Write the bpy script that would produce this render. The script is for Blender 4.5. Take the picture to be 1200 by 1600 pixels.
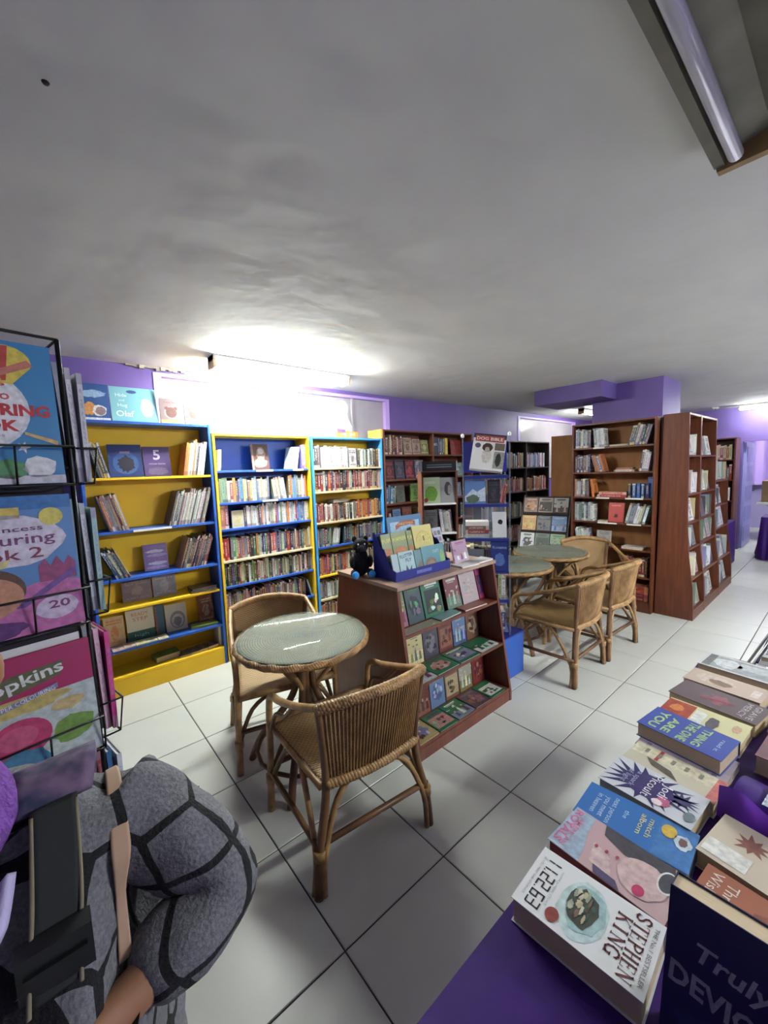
import bpy, bmesh, math, random
from mathutils import Matrix, Vector
R = math.radians
rnd = random.Random(7)
for o in list(bpy.data.objects): bpy.data.objects.remove(o, do_unlink=True)
SC = bpy.context.scene
COL = SC.collection

# ------------------------------------------------------------------ camera, world, exposure
CAM_POS = Vector((-0.64268, -1.03855, 1.60594))
CF = Vector((0.64386038, 0.75845352, -0.10095573))
CR = Vector((0.75964347, -0.64943504, -0.03429183))
CU = Vector((0.09157294, 0.05461121, 0.99429976))
cam_d = bpy.data.cameras.new('camera'); cam = bpy.data.objects.new('camera', cam_d); COL.objects.link(cam)
cam_d.sensor_fit = 'HORIZONTAL'; cam_d.sensor_width = 36.0; cam_d.lens = 630.95 / 1200 * 36.0
cam_d.clip_start = 0.02; cam_d.clip_end = 100
cam.matrix_world = Matrix(((CR.x, CU.x, -CF.x, CAM_POS.x), (CR.y, CU.y, -CF.y, CAM_POS.y), (CR.z, CU.z, -CF.z, CAM_POS.z), (0, 0, 0, 1)))
SC.camera = cam
W = bpy.data.worlds.new('world'); SC.world = W; W.use_nodes = True
W.node_tree.nodes['Background'].inputs[0].default_value = (0.5, 0.5, 0.55, 1)
W.node_tree.nodes['Background'].inputs[1].default_value = 0.02
vs = SC.view_settings
vs.view_transform = 'Standard'; vs.look = 'None'; vs.gamma = 1.0; vs.exposure = 1.58; vs.use_curve_mapping = False
TUBE_MAIN = 108.0     # radiance of the tube over the children's bookcases
TUBE_AISLE = 160.0     # tubes over the aisle on the other side of the shop
TUBE_FAR = 60.0       # tubes at the far end

# ------------------------------------------------------------------ materials
def lin(c):
    if max(c) > 1.0: c = [v / 255.0 for v in c]
    return tuple(v / 12.92 if v <= 0.04045 else ((v + 0.055) / 1.055) ** 2.4 for v in c[:3])
MATS = {}
def nod(nt, t, **k):
    n = nt.nodes.new(t)
    for a, b in k.items(): setattr(n, a, b)
    return n
def mat(name, rgb, rough=0.6, metal=0.0, var=0.0, vscale=12.0, bump=0.0, bscale=60.0, stretch=None, rgb2=None, spec=0.5, trans=0.0, alpha=1.0, emit=0.0, detail=4.0, coat=0.0, ior=1.45, bdist=0.01):
    if name in MATS: return MATS[name]
    m = bpy.data.materials.new(name); m.use_nodes = True; MATS[name] = m
    nt = m.node_tree; b = nt.nodes['Principled BSDF']
    c = lin(rgb)
    b.inputs['Base Color'].default_value = (*c, 1); b.inputs['Roughness'].default_value = rough
    b.inputs['Metallic'].default_value = metal; b.inputs['Specular IOR Level'].default_value = spec
    b.inputs['IOR'].default_value = ior
    if trans: b.inputs['Transmission Weight'].default_value = trans
    if alpha < 1: b.inputs['Alpha'].default_value = alpha
    if coat: b.inputs['Coat Weight'].default_value = coat
    if emit:
        b.inputs['Emission Color'].default_value = (*c, 1); b.inputs['Emission Strength'].default_value = emit
    if var or rgb2 or bump:
        tc = nod(nt, 'ShaderNodeTexCoord'); mp = nod(nt, 'ShaderNodeMapping')
        nt.links.new(tc.outputs['Object'], mp.inputs[0])
        if stretch: mp.inputs['Scale'].default_value = stretch
        if var or rgb2:
            n = nod(nt, 'ShaderNodeTexNoise'); n.inputs['Scale'].default_value = vscale; n.inputs['Detail'].default_value = detail
            nt.links.new(mp.outputs[0], n.inputs['Vector'])
            r = nod(nt, 'ShaderNodeValToRGB'); r.color_ramp.elements[0].position = 0.32; r.color_ramp.elements[1].position = 0.68
            c2 = lin(rgb2) if rgb2 else tuple(min(1, v * (1 + var)) for v in c)
            c1 = c if rgb2 else tuple(v * (1 - var) for v in c)
            r.color_ramp.elements[0].color = (*c1, 1); r.color_ramp.elements[1].color = (*c2, 1)
            nt.links.new(n.outputs['Fac'], r.inputs[0]); nt.links.new(r.outputs[0], b.inputs['Base Color'])
        if bump:
            n2 = nod(nt, 'ShaderNodeTexNoise'); n2.inputs['Scale'].default_value = bscale; n2.inputs['Detail'].default_value = 3
            nt.links.new(mp.outputs[0], n2.inputs['Vector'])
            bp = nod(nt, 'ShaderNodeBump'); bp.inputs['Strength'].default_value = bump; bp.inputs['Distance'].default_value = bdist
            nt.links.new(n2.outputs['Fac'], bp.inputs['Height']); nt.links.new(bp.outputs[0], b.inputs['Normal'])
    return m
def mute(c):
    g = 0.3 * c[0] + 0.59 * c[1] + 0.11 * c[2]
    return tuple((g + (v - g) * 0.84) * 0.93 for v in c[:3])
def flat(rgb):
    rgb = mute(rgb)
    k = 'ink_%d_%d_%d' % tuple(int(v) for v in rgb)
    return mat(k, rgb, 0.5, var=0.22, vscale=70, detail=6)
def emitter(name, rgb, s):
    if name in MATS: return MATS[name]
    m = bpy.data.materials.new(name); m.use_nodes = True; MATS[name] = m
    nt = m.node_tree; nt.nodes.remove(nt.nodes['Principled BSDF'])
    e = nod(nt, 'ShaderNodeEmission'); e.inputs[0].default_value = (*lin(rgb), 1); e.inputs[1].default_value = s
    nt.links.new(e.outputs[0], nt.nodes['Material Output'].inputs[0]); return m

class NT:
    """tiny helper to write shader maths"""
    def __init__(s, nt): s.nt = nt
    def m(s, op, a, b=None, c=None):
        n = s.nt.nodes.new('ShaderNodeMath'); n.operation = op
        for i, v in enumerate((a, b, c)):
            if v is None: continue
            if isinstance(v, (int, float)): n.inputs[i].default_value = v
            else: s.nt.links.new(v, n.inputs[i])
        return n.outputs[0]
    def band(s, v, a, b): return s.m('MULTIPLY', s.m('GREATER_THAN', v, a), s.m('LESS_THAN', v, b))
    def mix(s, f, a, b):
        n = s.nt.nodes.new('ShaderNodeMix'); n.data_type = 'RGBA'
        s.nt.links.new(f, n.inputs[0])
        for i, v in ((6, a), (7, b)):
            if isinstance(v, tuple): n.inputs[i].default_value = (*v, 1)
            else: s.nt.links.new(v, n.inputs[i])
        return n.outputs[2]
def build_print_material():
    """printed book cover: base colour, accent colour, pseudo lettering on the spine, picture and title rows on the front"""
    m = bpy.data.materials.new('printed_cover'); m.use_nodes = True; nt = m.node_tree; b = nt.nodes['Principled BSDF']; q = NT(nt)
    b.inputs['Roughness'].default_value = 0.38
    a1 = nod(nt, 'ShaderNodeAttribute', attribute_name='c1'); a2 = nod(nt, 'ShaderNodeAttribute', attribute_name='c2')
    uv = nod(nt, 'ShaderNodeUVMap', uv_map='UVMap'); sp = nod(nt, 'ShaderNodeSeparateXYZ'); nt.links.new(uv.outputs[0], sp.inputs[0])
    u, v = sp.outputs[0], sp.outputs[1]; seed = a1.outputs['Alpha']; ft = a2.outputs['Alpha']
    def noise(vec, scale, detail=2):
        n = nod(nt, 'ShaderNodeTexNoise'); n.inputs['Scale'].default_value = scale; n.inputs['Detail'].default_value = detail
        nt.links.new(vec, n.inputs['Vector']); return n.outputs['Fac']
    def comb(x, y, z):
        c = nod(nt, 'ShaderNodeCombineXYZ')
        for i, w in enumerate((x, y, z)):
            if isinstance(w, (int, float)): c.inputs[i].default_value = w
            else: nt.links.new(w, c.inputs[i])
        return c.outputs[0]
    s100 = q.m('MULTIPLY', seed, 97.0)
    is_spine = q.m('LESS_THAN', ft, 0.25); is_front = q.m('GREATER_THAN', ft, 0.75)
    # spine lettering: runs along v
    n1 = noise(comb(q.m('MULTIPLY', v, 34.0), q.m('MULTIPLY', u, 3.0), s100), 1.0, 1)
    lo = q.m('ADD', 0.16, q.m('MULTIPLY', q.m('FRACT', q.m('MULTIPLY', seed, 7.3)), 0.25))
    txt = q.m('MULTIPLY', q.m('MULTIPLY', q.m('GREATER_THAN', n1, 0.48), q.band(u, 0.27, 0.73)), q.m('MULTIPLY', q.m('GREATER_THAN', v, lo), q.m('LESS_THAN', v, 0.86)))
    tb = q.m('MULTIPLY', q.m('GREATER_THAN', v, 0.9), q.m('GREATER_THAN', q.m('FRACT', q.m('MULTIPLY', seed, 3.7)), 0.45))
    bb = q.m('MULTIPLY', q.m('LESS_THAN', v, 0.13), q.m('GREATER_THAN', q.m('FRACT', q.m('MULTIPLY', seed, 5.1)), 0.4))
    sm = q.m('MULTIPLY', q.m('MINIMUM', 1.0, q.m('ADD', txt, q.m('ADD', tb, bb))), is_spine)
    # front: title rows, picture, author row
    n2 = noise(comb(q.m('MULTIPLY', u, 16.0), q.m('FLOOR', q.m('MULTIPLY', v, 11.0)), s100), 1.0, 1)
    rowm = q.band(q.m('FRACT', q.m('MULTIPLY', v, 11.0)), 0.2, 0.8)
    tz = q.m('MAXIMUM', q.band(v, 0.727, 0.905), q.band(v, 0.091, 0.181))
    title = q.m('MULTIPLY', q.m('MULTIPLY', tz, rowm), q.m('MULTIPLY', q.m('GREATER_THAN', n2, 0.43), q.band(u, 0.12, 0.88)))
    n3 = noise(comb(q.m('MULTIPLY', u, 3.0), q.m('MULTIPLY', v, 3.6), s100), 1.0, 3)
    n4 = noise(comb(q.m('MULTIPLY', u, 5.0), q.m('MULTIPLY', v, 6.0), q.m('ADD', s100, 5.0)), 1.0, 4)
    du = q.m('SUBTRACT', u, 0.5); dv = q.m('SUBTRACT', v, 0.44)
    rr = q.m('SQRT', q.m('ADD', q.m('MULTIPLY', q.m('MULTIPLY', du, du), 1.4), q.m('MULTIPLY', dv, dv)))
    pic = q.m('LESS_THAN', q.m('ADD', rr, q.m('MULTIPLY', n3, 0.35)), 0.42)
    fm = q.m('MULTIPLY', q.m('MINIMUM', 1.0, q.m('ADD', title, q.m('MULTIPLY', pic, 0.85))), is_front)
    dark = q.m('MULTIPLY', q.m('MULTIPLY', pic, q.m('GREATER_THAN', n4, 0.53)), is_front)
    base = q.mix(q.m('MULTIPLY', q.m('GREATER_THAN', n3, 0.55), q.m('MULTIPLY', is_front, 0.25)), a1.outputs['Color'], a2.outputs['Color'])
    c = q.mix(q.m('MAXIMUM', q.m('MULTIPLY', sm, .62), q.m('MULTIPLY', fm, .9)), base, a2.outputs['Color'])
    c = q.mix(q.m('MULTIPLY', dark, 0.7), c, a1.outputs['Color'])
    nt.links.new(c, b.inputs['Base Color'])
    return m
COVER = build_print_material()
PAGES = mat('page_edges', (196, 178, 150), 0.9, var=0.12, vscale=40, stretch=(1, 60, 1))
PAGES_W = mat('page_edges_white', (222, 218, 208), 0.9, var=0.06, vscale=40)

def wood(name, a, b, rough=0.45, st=(3, 3, 30)):
    return mat(name, a, rough, rgb2=b, vscale=2.5, stretch=st, detail=6, bump=0.05, bscale=8)
M_BROWN = wood('brown_melamine', (84, 43, 25), (104, 56, 34), 0.42, (14, 14, 1.5))
M_BROWN2 = wood('dark_brown_board', (84, 46, 30), (104, 60, 38), 0.45, (1.5, 14, 14))
M_BACK = wood('tan_hardboard', (150, 98, 50), (166, 112, 62), 0.6, (6, 6, 2))
M_DARK = wood('black_brown_board', (46, 34, 32), (58, 44, 40), 0.45, (1.5, 12, 12))
M_YEL = mat('yellow_paint', (236, 190, 36), 0.45, var=0.05, vscale=6)
M_YELD = mat('yellow_board', (252, 202, 36), 0.5, var=0.05, vscale=5)
M_BLUE = mat('blue_paint', (38, 84, 168), 0.42, var=0.06, vscale=6)
M_BLUEL = mat('bright_blue_paint', (60, 150, 225), 0.42, var=0.05, vscale=6)
M_CREAM = mat('raw_board_edge', (206, 190, 150), 0.6, var=0.08, vscale=10)
M_RAT = mat('rattan_cane', (176, 138, 90), 0.42, rgb2=(126, 94, 58), vscale=9, stretch=(2, 2, 2), bump=0.15, bscale=40)
M_RATD = mat('rattan_leg', (120, 86, 56), 0.45, rgb2=(84, 58, 36), vscale=9, bump=0.15, bscale=40)
M_BLACKM = mat('black_wire', (22, 22, 24), 0.4, metal=0.4)
M_WHITE = mat('white_paper', (232, 232, 230), 0.6)
M_LABEL = mat('shelf_strip_paper', (220, 216, 204), 0.7)
M_GLASS = mat('clear_glass', (150, 166, 158), 0.03, trans=0.0, alpha=0.2, spec=0.8)
M_ACRYL = mat('clear_acrylic', (150, 160, 176), 0.06, alpha=0.2, spec=0.7)
M_NAVY = mat('navy_card', (34, 44, 120), 0.5)
M_PURP = mat('purple_satin', (56, 18, 108), 0.5, spec=0.35, rgb2=(46, 13, 92), vscale=4, bump=0.1, bscale=30)

# ------------------------------------------------------------------ mesh builder
def V(*a): return Vector(a)
class MB:
    def __init__(s): s.v = []; s.f = []; s.mi = []; s.sm = []
    def quad(s, pts, mi=0, smooth=False):
        i = len(s.v); s.v += [tuple(p) for p in pts]; s.f.append(tuple(range(i, i + len(pts)))); s.mi.append(mi); s.sm.append(smooth)
    def box(s, x0, x1, y0, y1, z0, z1, mi=0, M=None):
        i = len(s.v)
        p = [(x0, y0, z0), (x1, y0, z0), (x1, y1, z0), (x0, y1, z0), (x0, y0, z1), (x1, y0, z1), (x1, y1, z1), (x0, y1, z1)]
        if M is not None: p = [tuple(M @ Vector(q)) for q in p]
        s.v += p
        for f in ((0, 3, 2, 1), (4, 5, 6, 7), (0, 1, 5, 4), (1, 2, 6, 5), (2, 3, 7, 6), (3, 0, 4, 7)):
            s.f.append(tuple(i + k for k in f)); s.mi.append(mi); s.sm.append(False)
        return s
    def prism(s, poly, ax, a0, a1, mi=0):
        """poly: 2-D outline in the plane across axis ax ('x': (y,z), 'y': (x,z), 'z': (x,y))"""
        n = len(poly); i = len(s.v)
        def P(p, a): return {'x': (a, p[0], p[1]), 'y': (p[0], a, p[1]), 'z': (p[0], p[1], a)}[ax]
        s.v += [P(p, a0) for p in poly] + [P(p, a1) for p in poly]
        s.f.append(tuple(i + k for k in range(n))[::-1]); s.f.append(tuple(i + n + k for k in range(n)))
        s.mi += [mi, mi]; s.sm += [False, False]
        for k in range(n):
            s.f.append((i + k, i + (k + 1) % n, i + n + (k + 1) % n, i + n + k)); s.mi.append(mi); s.sm.append(False)
        return s
    def tube(s, path, r, seg=8, mi=0, closed=False, smooth=True, sub=0):
        P = [Vector(p) for p in path]
        rs = r if isinstance(r, (list, tuple)) else [r] * len(P)
        if sub:
            Q = []; RR = []
            n = len(P)
            for k in range(n if closed else n - 1):
                p0 = P[(k - 1) % n] if (closed or k > 0) else P[k]; p1 = P[k]; p2 = P[(k + 1) % n]; p3 = P[(k + 2) % n] if (closed or k + 2 < n) else p2
                for j in range(sub):
                    t = j / sub
                    Q.append(0.5 * ((2 * p1) + (p2 - p0) * t + (2 * p0 - 5 * p1 + 4 * p2 - p3) * t * t + (3 * p1 - p0 - 3 * p2 + p3) * t ** 3))
                    RR.append(rs[k] * (1 - t) + rs[(k + 1) % n] * t)
            if not closed: Q.append(P[-1]); RR.append(rs[-1])
            P, rs = Q, RR
        n = len(P); i0 = len(s.v); up = None
        for k in range(n):
            if closed: t = P[(k + 1) % n] - P[k - 1]
            else: t = P[min(k + 1, n - 1)] - P[max(k - 1, 0)]
            t.normalize()
            if up is None:
                up = Vector((0, 0, 1)) if abs(t.z) < 0.9 else Vector((1, 0, 0))
            a = up - t * up.dot(t); a.normalize(); up = a; b = t.cross(a)
            for j in range(seg):
                w = 2 * math.pi * j / seg
                s.v.append(tuple(P[k] + (a * math.cos(w) + b * math.sin(w)) * rs[k]))
        for k in range(n if closed else n - 1):
            for j in range(seg):
                A = i0 + k * seg; B = i0 + ((k + 1) % n) * seg
                s.f.append((A + j, A + (j + 1) % seg, B + (j + 1) % seg, B + j)); s.mi.append(mi); s.sm.append(smooth)
        if not closed:
            s.f.append(tuple(i0 + j for j in range(seg))[::-1]); s.f.append(tuple(i0 + (n - 1) * seg + j for j in range(seg)))
            s.mi += [mi, mi]; s.sm += [False, False]
        return s
    def lathe(s, prof, seg=32, mi=0, smooth=True, c=(0, 0)):
        i0 = len(s.v); n = len(prof)
        for r_, z in prof:
            for j in range(seg):
                w = 2 * math.pi * j / seg; s.v.append((c[0] + r_ * math.cos(w), c[1] + r_ * math.sin(w), z))
        for k in range(n - 1):
            for j in range(seg):
                s.f.append((i0 + k * seg + j, i0 + k * seg + (j + 1) % seg, i0 + (k + 1) * seg + (j + 1) % seg, i0 + (k + 1) * seg + j)); s.mi.append(mi); s.sm.append(smooth)
        s.f.append(tuple(i0 + j for j in range(seg))[::-1]); s.f.append(tuple(i0 + (n - 1) * seg + j for j in range(seg)))
        s.mi += [mi, mi]; s.sm += [False, False]
        return s
    def grid(s, fn, nu, nv, mi=0, smooth=True, closed_u=False):
        i0 = len(s.v)
        for a in range(nu + (0 if closed_u else 1)):
            for b in range(nv + 1): s.v.append(tuple(fn(a / nu, b / nv)))
        w = nv + 1; na = nu if closed_u else nu + 1
        for a in range(nu):
            for b in range(nv):
                A = i0 + a * w; B = i0 + ((a + 1) % na) * w
                s.f.append((A + b, B + b, B + b + 1, A + b + 1)); s.mi.append(mi); s.sm.append(smooth)
        return s
    def mesh(s, name, mats):
        me = bpy.data.meshes.new(name); me.from_pydata(s.v, [], s.f); 
        for m in (mats if isinstance(mats, (list, tuple)) else [mats]): me.materials.append(m)
        me.polygons.foreach_set('material_index', s.mi); me.polygons.foreach_set('use_smooth', s.sm)
        me.update(); return me
    def build(s, name, mats, parent=None):
        return obj(name, s.mesh(name, mats), parent)
def obj(name, me, parent=None, M=None):
    o = bpy.data.objects.new(name, me); COL.objects.link(o)
    if parent is not None: o.parent = parent
    if M is not None: o.matrix_basis = M
    return o
def tag(o, label, cat, group=None, kind=None):
    o['label'] = label
    if cat: o['category'] = cat
    if group: o['group'] = group
    if kind: o['kind'] = kind
    return o
def structure(o, label=None):
    o['kind'] = 'structure'
    if label: o['label'] = label
    return o
def thing(name, label, cat, loc=(0, 0, 0), rz=0.0, group=None):
    o = bpy.data.objects.new(name, None); COL.objects.link(o); o.empty_display_size = 0.1
    o.location = loc; o.rotation_euler = (0, 0, rz)
    return tag(o, label, cat, group)
def TM(loc, rz=0.0): return Matrix.Translation(Vector(loc)) @ Matrix.Rotation(rz, 4, 'Z')
def copy_tree(o, parent=None):
    c = o.copy(); COL.objects.link(c)
    if parent is not None: c.parent = parent
    for ch in o.children: copy_tree(ch, c)
    return c
def bx(name, m, parent, *a, bev=0.0):
    o = MB().box(*a).build(name, m, parent)
    if bev:
        md = o.modifiers.new('bevel', 'BEVEL'); md.width = bev; md.segments = 2
    return o

# ------------------------------------------------------------------ lettering
_TX = {}
def text_mesh(body, shear=0.0, bold=0.0):
    k = (body, shear, bold)
    if k in _TX: return _TX[k]
    cu = bpy.data.curves.new('lettering', 'FONT'); cu.body = body; cu.shear = shear; cu.offset = bold
    cu.align_x = 'CENTER'; cu.align_y = 'CENTER'; cu.resolution_u = 2; cu.fill_mode = 'FRONT' if hasattr(cu, 'fill_mode') else cu.fill_mode
    o = bpy.data.objects.new('lettering', cu); COL.objects.link(o)
    dg = bpy.context.evaluated_depsgraph_get(); dg.update()
    me = bpy.data.meshes.new_from_object(o.evaluated_get(dg))
    xs = [v.co.x for v in me.vertices]; ys = [v.co.y for v in me.vertices]
    cx, cy = (min(xs) + max(xs)) / 2, (min(ys) + max(ys)) / 2; w, h = max(xs) - min(xs), max(ys) - min(ys)
    out = ([((v.co.x - cx) / w, (v.co.y - cy) / h) for v in me.vertices], [tuple(p.vertices) for p in me.polygons])
    bpy.data.objects.remove(o); bpy.data.curves.remove(cu); bpy.data.meshes.remove(me)
    _TX[k] = out; return out
def print_text(book, body, u, v, wu, hv, rgb, layer=2, name='title_lettering', shear=0.0, bold=0.0, ang=0.0):
    """flat print on the front cover; u,v centre and size as fractions of the cover"""
    w, h = book['_w'], book['_h']; pts, fs = text_mesh(body, shear, bold)
    y = -0.00035 * layer; ca, sa = math.cos(ang), math.sin(ang)
    vs_ = []
    for a, b in pts:
        a *= wu * w; b *= hv * h
        vs_.append((u * w + a * ca - b * sa, y, v * h + a * sa + b * ca))
    me = bpy.data.meshes.new(name); me.from_pydata(vs_, [], fs); me.materials.append(flat(rgb)); me.update()
    return obj(name, me, book)
def print_shape(book, poly, rgb, layer=1, name='cover_picture'):
    w, h = book['_w'], book['_h']; y = -0.00035 * layer
    me = bpy.data.meshes.new(name); me.from_pydata([(min(1, max(0, p[0])) * w, y, min(1, max(0, p[1])) * h) for p in poly], [], [tuple(range(len(poly)))])
    me.materials.append(flat(rgb)); me.update(); return obj(name, me, book)
def ell(u, v, ru, rv, n=28, a0=0.0, a1=2 * math.pi, rot=0.0):
    return [(u + ru * math.cos(a0 + (a1 - a0) * k / n + rot), v + rv * math.sin(a0 + (a1 - a0) * k / n + rot)) for k in range(n)]
def rect(u0, v0, u1, v1): return [(u0, v0), (u1, v0), (u1, v1), (u0, v1)]
def blob(u, v, ru, rv, seed, n=22, j=0.25):
    r = random.Random(seed); return [(u + ru * (1 - j * r.random()) * math.cos(2 * math.pi * k / n), v + rv * (1 - j * r.random()) * math.sin(2 * math.pi * k / n)) for k in range(n)]
def star(u, v, ro, ri, n, hv=1.0, seed=0):
    r = random.Random(seed); return [(u + (ro * (0.75 + .35 * r.random()) if k % 2 == 0 else ri) * math.cos(math.pi * k / n), v + hv * (ro * (0.75 + .35 * r.random()) if k % 2 == 0 else ri) * math.sin(math.pi * k / n)) for k in range(2 * n)]
# ------------------------------------------------------------------ books
# book frame: x from spine to fore-edge, y thickness (front cover at y=0), z height
def book_geom(w, h, t, b=0.0016, inset=0.003):
    boxes = [(0, w, 0, b, 0, h, 0), (0, w, t - b, t, 0, h, 0), (0, b, b, t - b, 0, h, 0), (b, w - inset, b, t - b, inset, h - inset, 1)]
    v = []; f = []; mi = []; ft = []; uv = []
    for k, (x0, x1, y0, y1, z0, z1, m) in enumerate(boxes):
        i = len(v); v += [(x0, y0, z0), (x1, y0, z0), (x1, y1, z0), (x0, y1, z0), (x0, y0, z1), (x1, y0, z1), (x1, y1, z1), (x0, y1, z1)]
        for n, q in enumerate(((0, 3, 2, 1), (4, 5, 6, 7), (0, 1, 5, 4), (1, 2, 6, 5), (2, 3, 7, 6), (3, 0, 4, 7))):
            f.append(tuple(i + j for j in q)); mi.append(m)
            if k == 0 and n == 2: ft.append(1.0); uv.append([(0, 0), (1, 0), (1, 1), (0, 1)])
            elif k == 1 and n == 4: ft.append(0.5); uv.append([(0, 0), (1, 0), (1, 1), (0, 1)])
            elif n == 5 and k < 3:
                ft.append(0.0); uv.append([(a / t, c / h) for a, c in [(v[i + j][1], v[i + j][2]) for j in q]])
            else: ft.append(0.5); uv.append([(0.5, 0.5)] * 4)
    return v, f, mi, ft, uv
def books_mesh(name, items, pages, plain=False):
    """items: list of (matrix or None, w, h, t, c1, c2, seed)"""
    vv = []; ff = []; mm = []; c1s = []; c2s = []; uvs = []
    for M, w, h, t, c1, c2, seed in items:
        v, f, mi, ft, uv = book_geom(w, h, t); i = len(vv)
        vv += [tuple(M @ Vector(p)) for p in v] if M is not None else v
        a, b = lin(mute(c1)), lin(mute(c2))
        for k in range(len(f)):
            ff.append(tuple(i + j for j in f[k])); mm.append(mi[k])
            tt = 0.5 if plain and ft[k] > 0.75 else ft[k]
            c1s += [a[0], a[1], a[2], seed] * 4; c2s += [b[0], b[1], b[2], tt] * 4
            for p in uv[k]: uvs += [p[0], p[1]]
    me = bpy.data.meshes.new(name); me.from_pydata(vv, [], ff)
    me.materials.append(COVER); me.materials.append(pages)
    me.polygons.foreach_set('material_index', mm)
    me.attributes.new('c1', 'FLOAT_COLOR', 'CORNER').data.foreach_set('color', c1s)
    me.attributes.new('c2', 'FLOAT_COLOR', 'CORNER').data.foreach_set('color', c2s)
    me.uv_layers.new(name='UVMap').data.foreach_set('uv', uvs)
    me.update(); return me
QUEUE = []; N_BOOKS = [0]
def hero_book(M, w, h, t, c1, c2, label, group=None, plain=True, white=False, cat='book', name='book'):
    """a book seen large enough to show its parts: cover (the object itself), page block and printed pictures as children"""
    vfull = books_mesh(name, [(None, w, h, t, c1, c2, rnd.random())], PAGES_W if white else PAGES, plain)
    # split the page block off as a child
    bm = bmesh.new(); bm.from_mesh(vfull); bmesh.ops.delete(bm, geom=[f for f in bm.faces if f.material_index == 1], context='FACES')
    me = bpy.data.meshes.new(name); bm.to_mesh(me); bm.free()
    me.materials.append(COVER); me.update()
    o = obj(name, me, None, M); tag(o, label, cat, group); o['_w'] = w; o['_h'] = h
    pb = MB().box(0.0016, w - .003, .0016, t - .0016, .003, h - .003).build('page_block', PAGES_W if white else PAGES, o)
    bpy.data.meshes.remove(vfull); N_BOOKS[0] += 1
    return o
def q_book(M, w, h, t, c1, c2, label, group):
    QUEUE.append((M, w, h, t, c1, c2, rnd.random(), label, group))
NAMED = [('white', (225, 225, 222)), ('cream', (214, 200, 165)), ('grey', (140, 140, 140)), ('black', (32, 32, 36)), ('red', (170, 40, 36)), ('maroon', (95, 30, 36)),
         ('orange', (222, 118, 40)), ('yellow', (224, 190, 60)), ('green', (70, 120, 70)), ('pale green', (150, 180, 140)), ('teal', (60, 130, 135)), ('light blue', (130, 175, 210)),
         ('blue', (50, 90, 160)), ('navy', (36, 44, 90)), ('purple', (95, 60, 130)), ('lilac', (165, 140, 190)), ('pink', (215, 130, 160)), ('brown', (110, 75, 50)), ('tan', (170, 130, 90))]
def cname(c): return min(NAMED, key=lambda n: sum((a - b) ** 2 for a, b in zip(n[1], c)))[0]
def jit(c, a=14): return tuple(max(8, min(245, v + rnd.uniform(-a, a))) for v in c)
def contrast(c):
    l = 0.3 * c[0] + 0.59 * c[1] + 0.11 * c[2]
    return rnd.choice([(232, 226, 210), (230, 200, 90), (225, 225, 230), (210, 150, 130)]) if l < 125 else rnd.choice([(40, 40, 50), (120, 30, 40), (40, 70, 130), (60, 60, 60), (150, 60, 50)])
PAL_KIDS = [(222, 214, 200), (200, 190, 190), (230, 226, 216), (150, 60, 50), (60, 90, 150), (90, 140, 110), (214, 120, 60), (130, 60, 80), (40, 50, 70), (190, 200, 205), (120, 90, 120), (90, 90, 95)]
PAL_TEEN = [(206, 200, 170), (180, 190, 120), (160, 120, 170), (90, 150, 205), (224, 130, 50), (170, 60, 50), (120, 150, 110), (140, 100, 80), (210, 206, 200), (110, 110, 150), (200, 170, 110), (90, 80, 120), (190, 190, 200)]
PAL_MIX = [(150, 50, 45), (190, 50, 40), (60, 100, 70), (50, 60, 110), (36, 36, 44), (205, 195, 165), (90, 130, 100), (200, 150, 60), (90, 60, 100), (170, 180, 140), (120, 130, 150), (140, 90, 60)]
PAL_DARK = [(40, 50, 70), (30, 34, 44), (60, 80, 110), (130, 150, 110), (190, 185, 150), (70, 90, 80), (160, 60, 50), (100, 80, 60), (210, 205, 190), (50, 60, 55)]
PAL_PALE = [(206, 206, 202), (190, 196, 204), (214, 208, 196), (176, 184, 196), (200, 194, 200), (222, 222, 220), (180, 176, 170)]
PAL_RED = [(130, 40, 44), (160, 60, 60), (100, 34, 44), (150, 80, 70), (190, 150, 140), (90, 50, 90), (60, 50, 60), (200, 190, 170)]
PAL_WARM = [(170, 60, 50), (214, 96, 40), (150, 50, 44), (200, 160, 80), (120, 70, 60), (220, 210, 190), (80, 40, 40), (60, 60, 70), (170, 150, 110)]
PAL_WHITE = [(226, 224, 218), (205, 210, 206), (180, 188, 184), (214, 208, 190), (120, 140, 130), (150, 150, 170), (90, 90, 100), (232, 232, 230)]
PAL_BW = [(30, 28, 32), (60, 30, 34), (200, 180, 150), (150, 120, 90), (20, 20, 24), (110, 40, 40), (180, 170, 160)]
def size_word(t): return 'thin' if t < 0.014 else ('thick' if t > 0.024 else 'medium')
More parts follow.
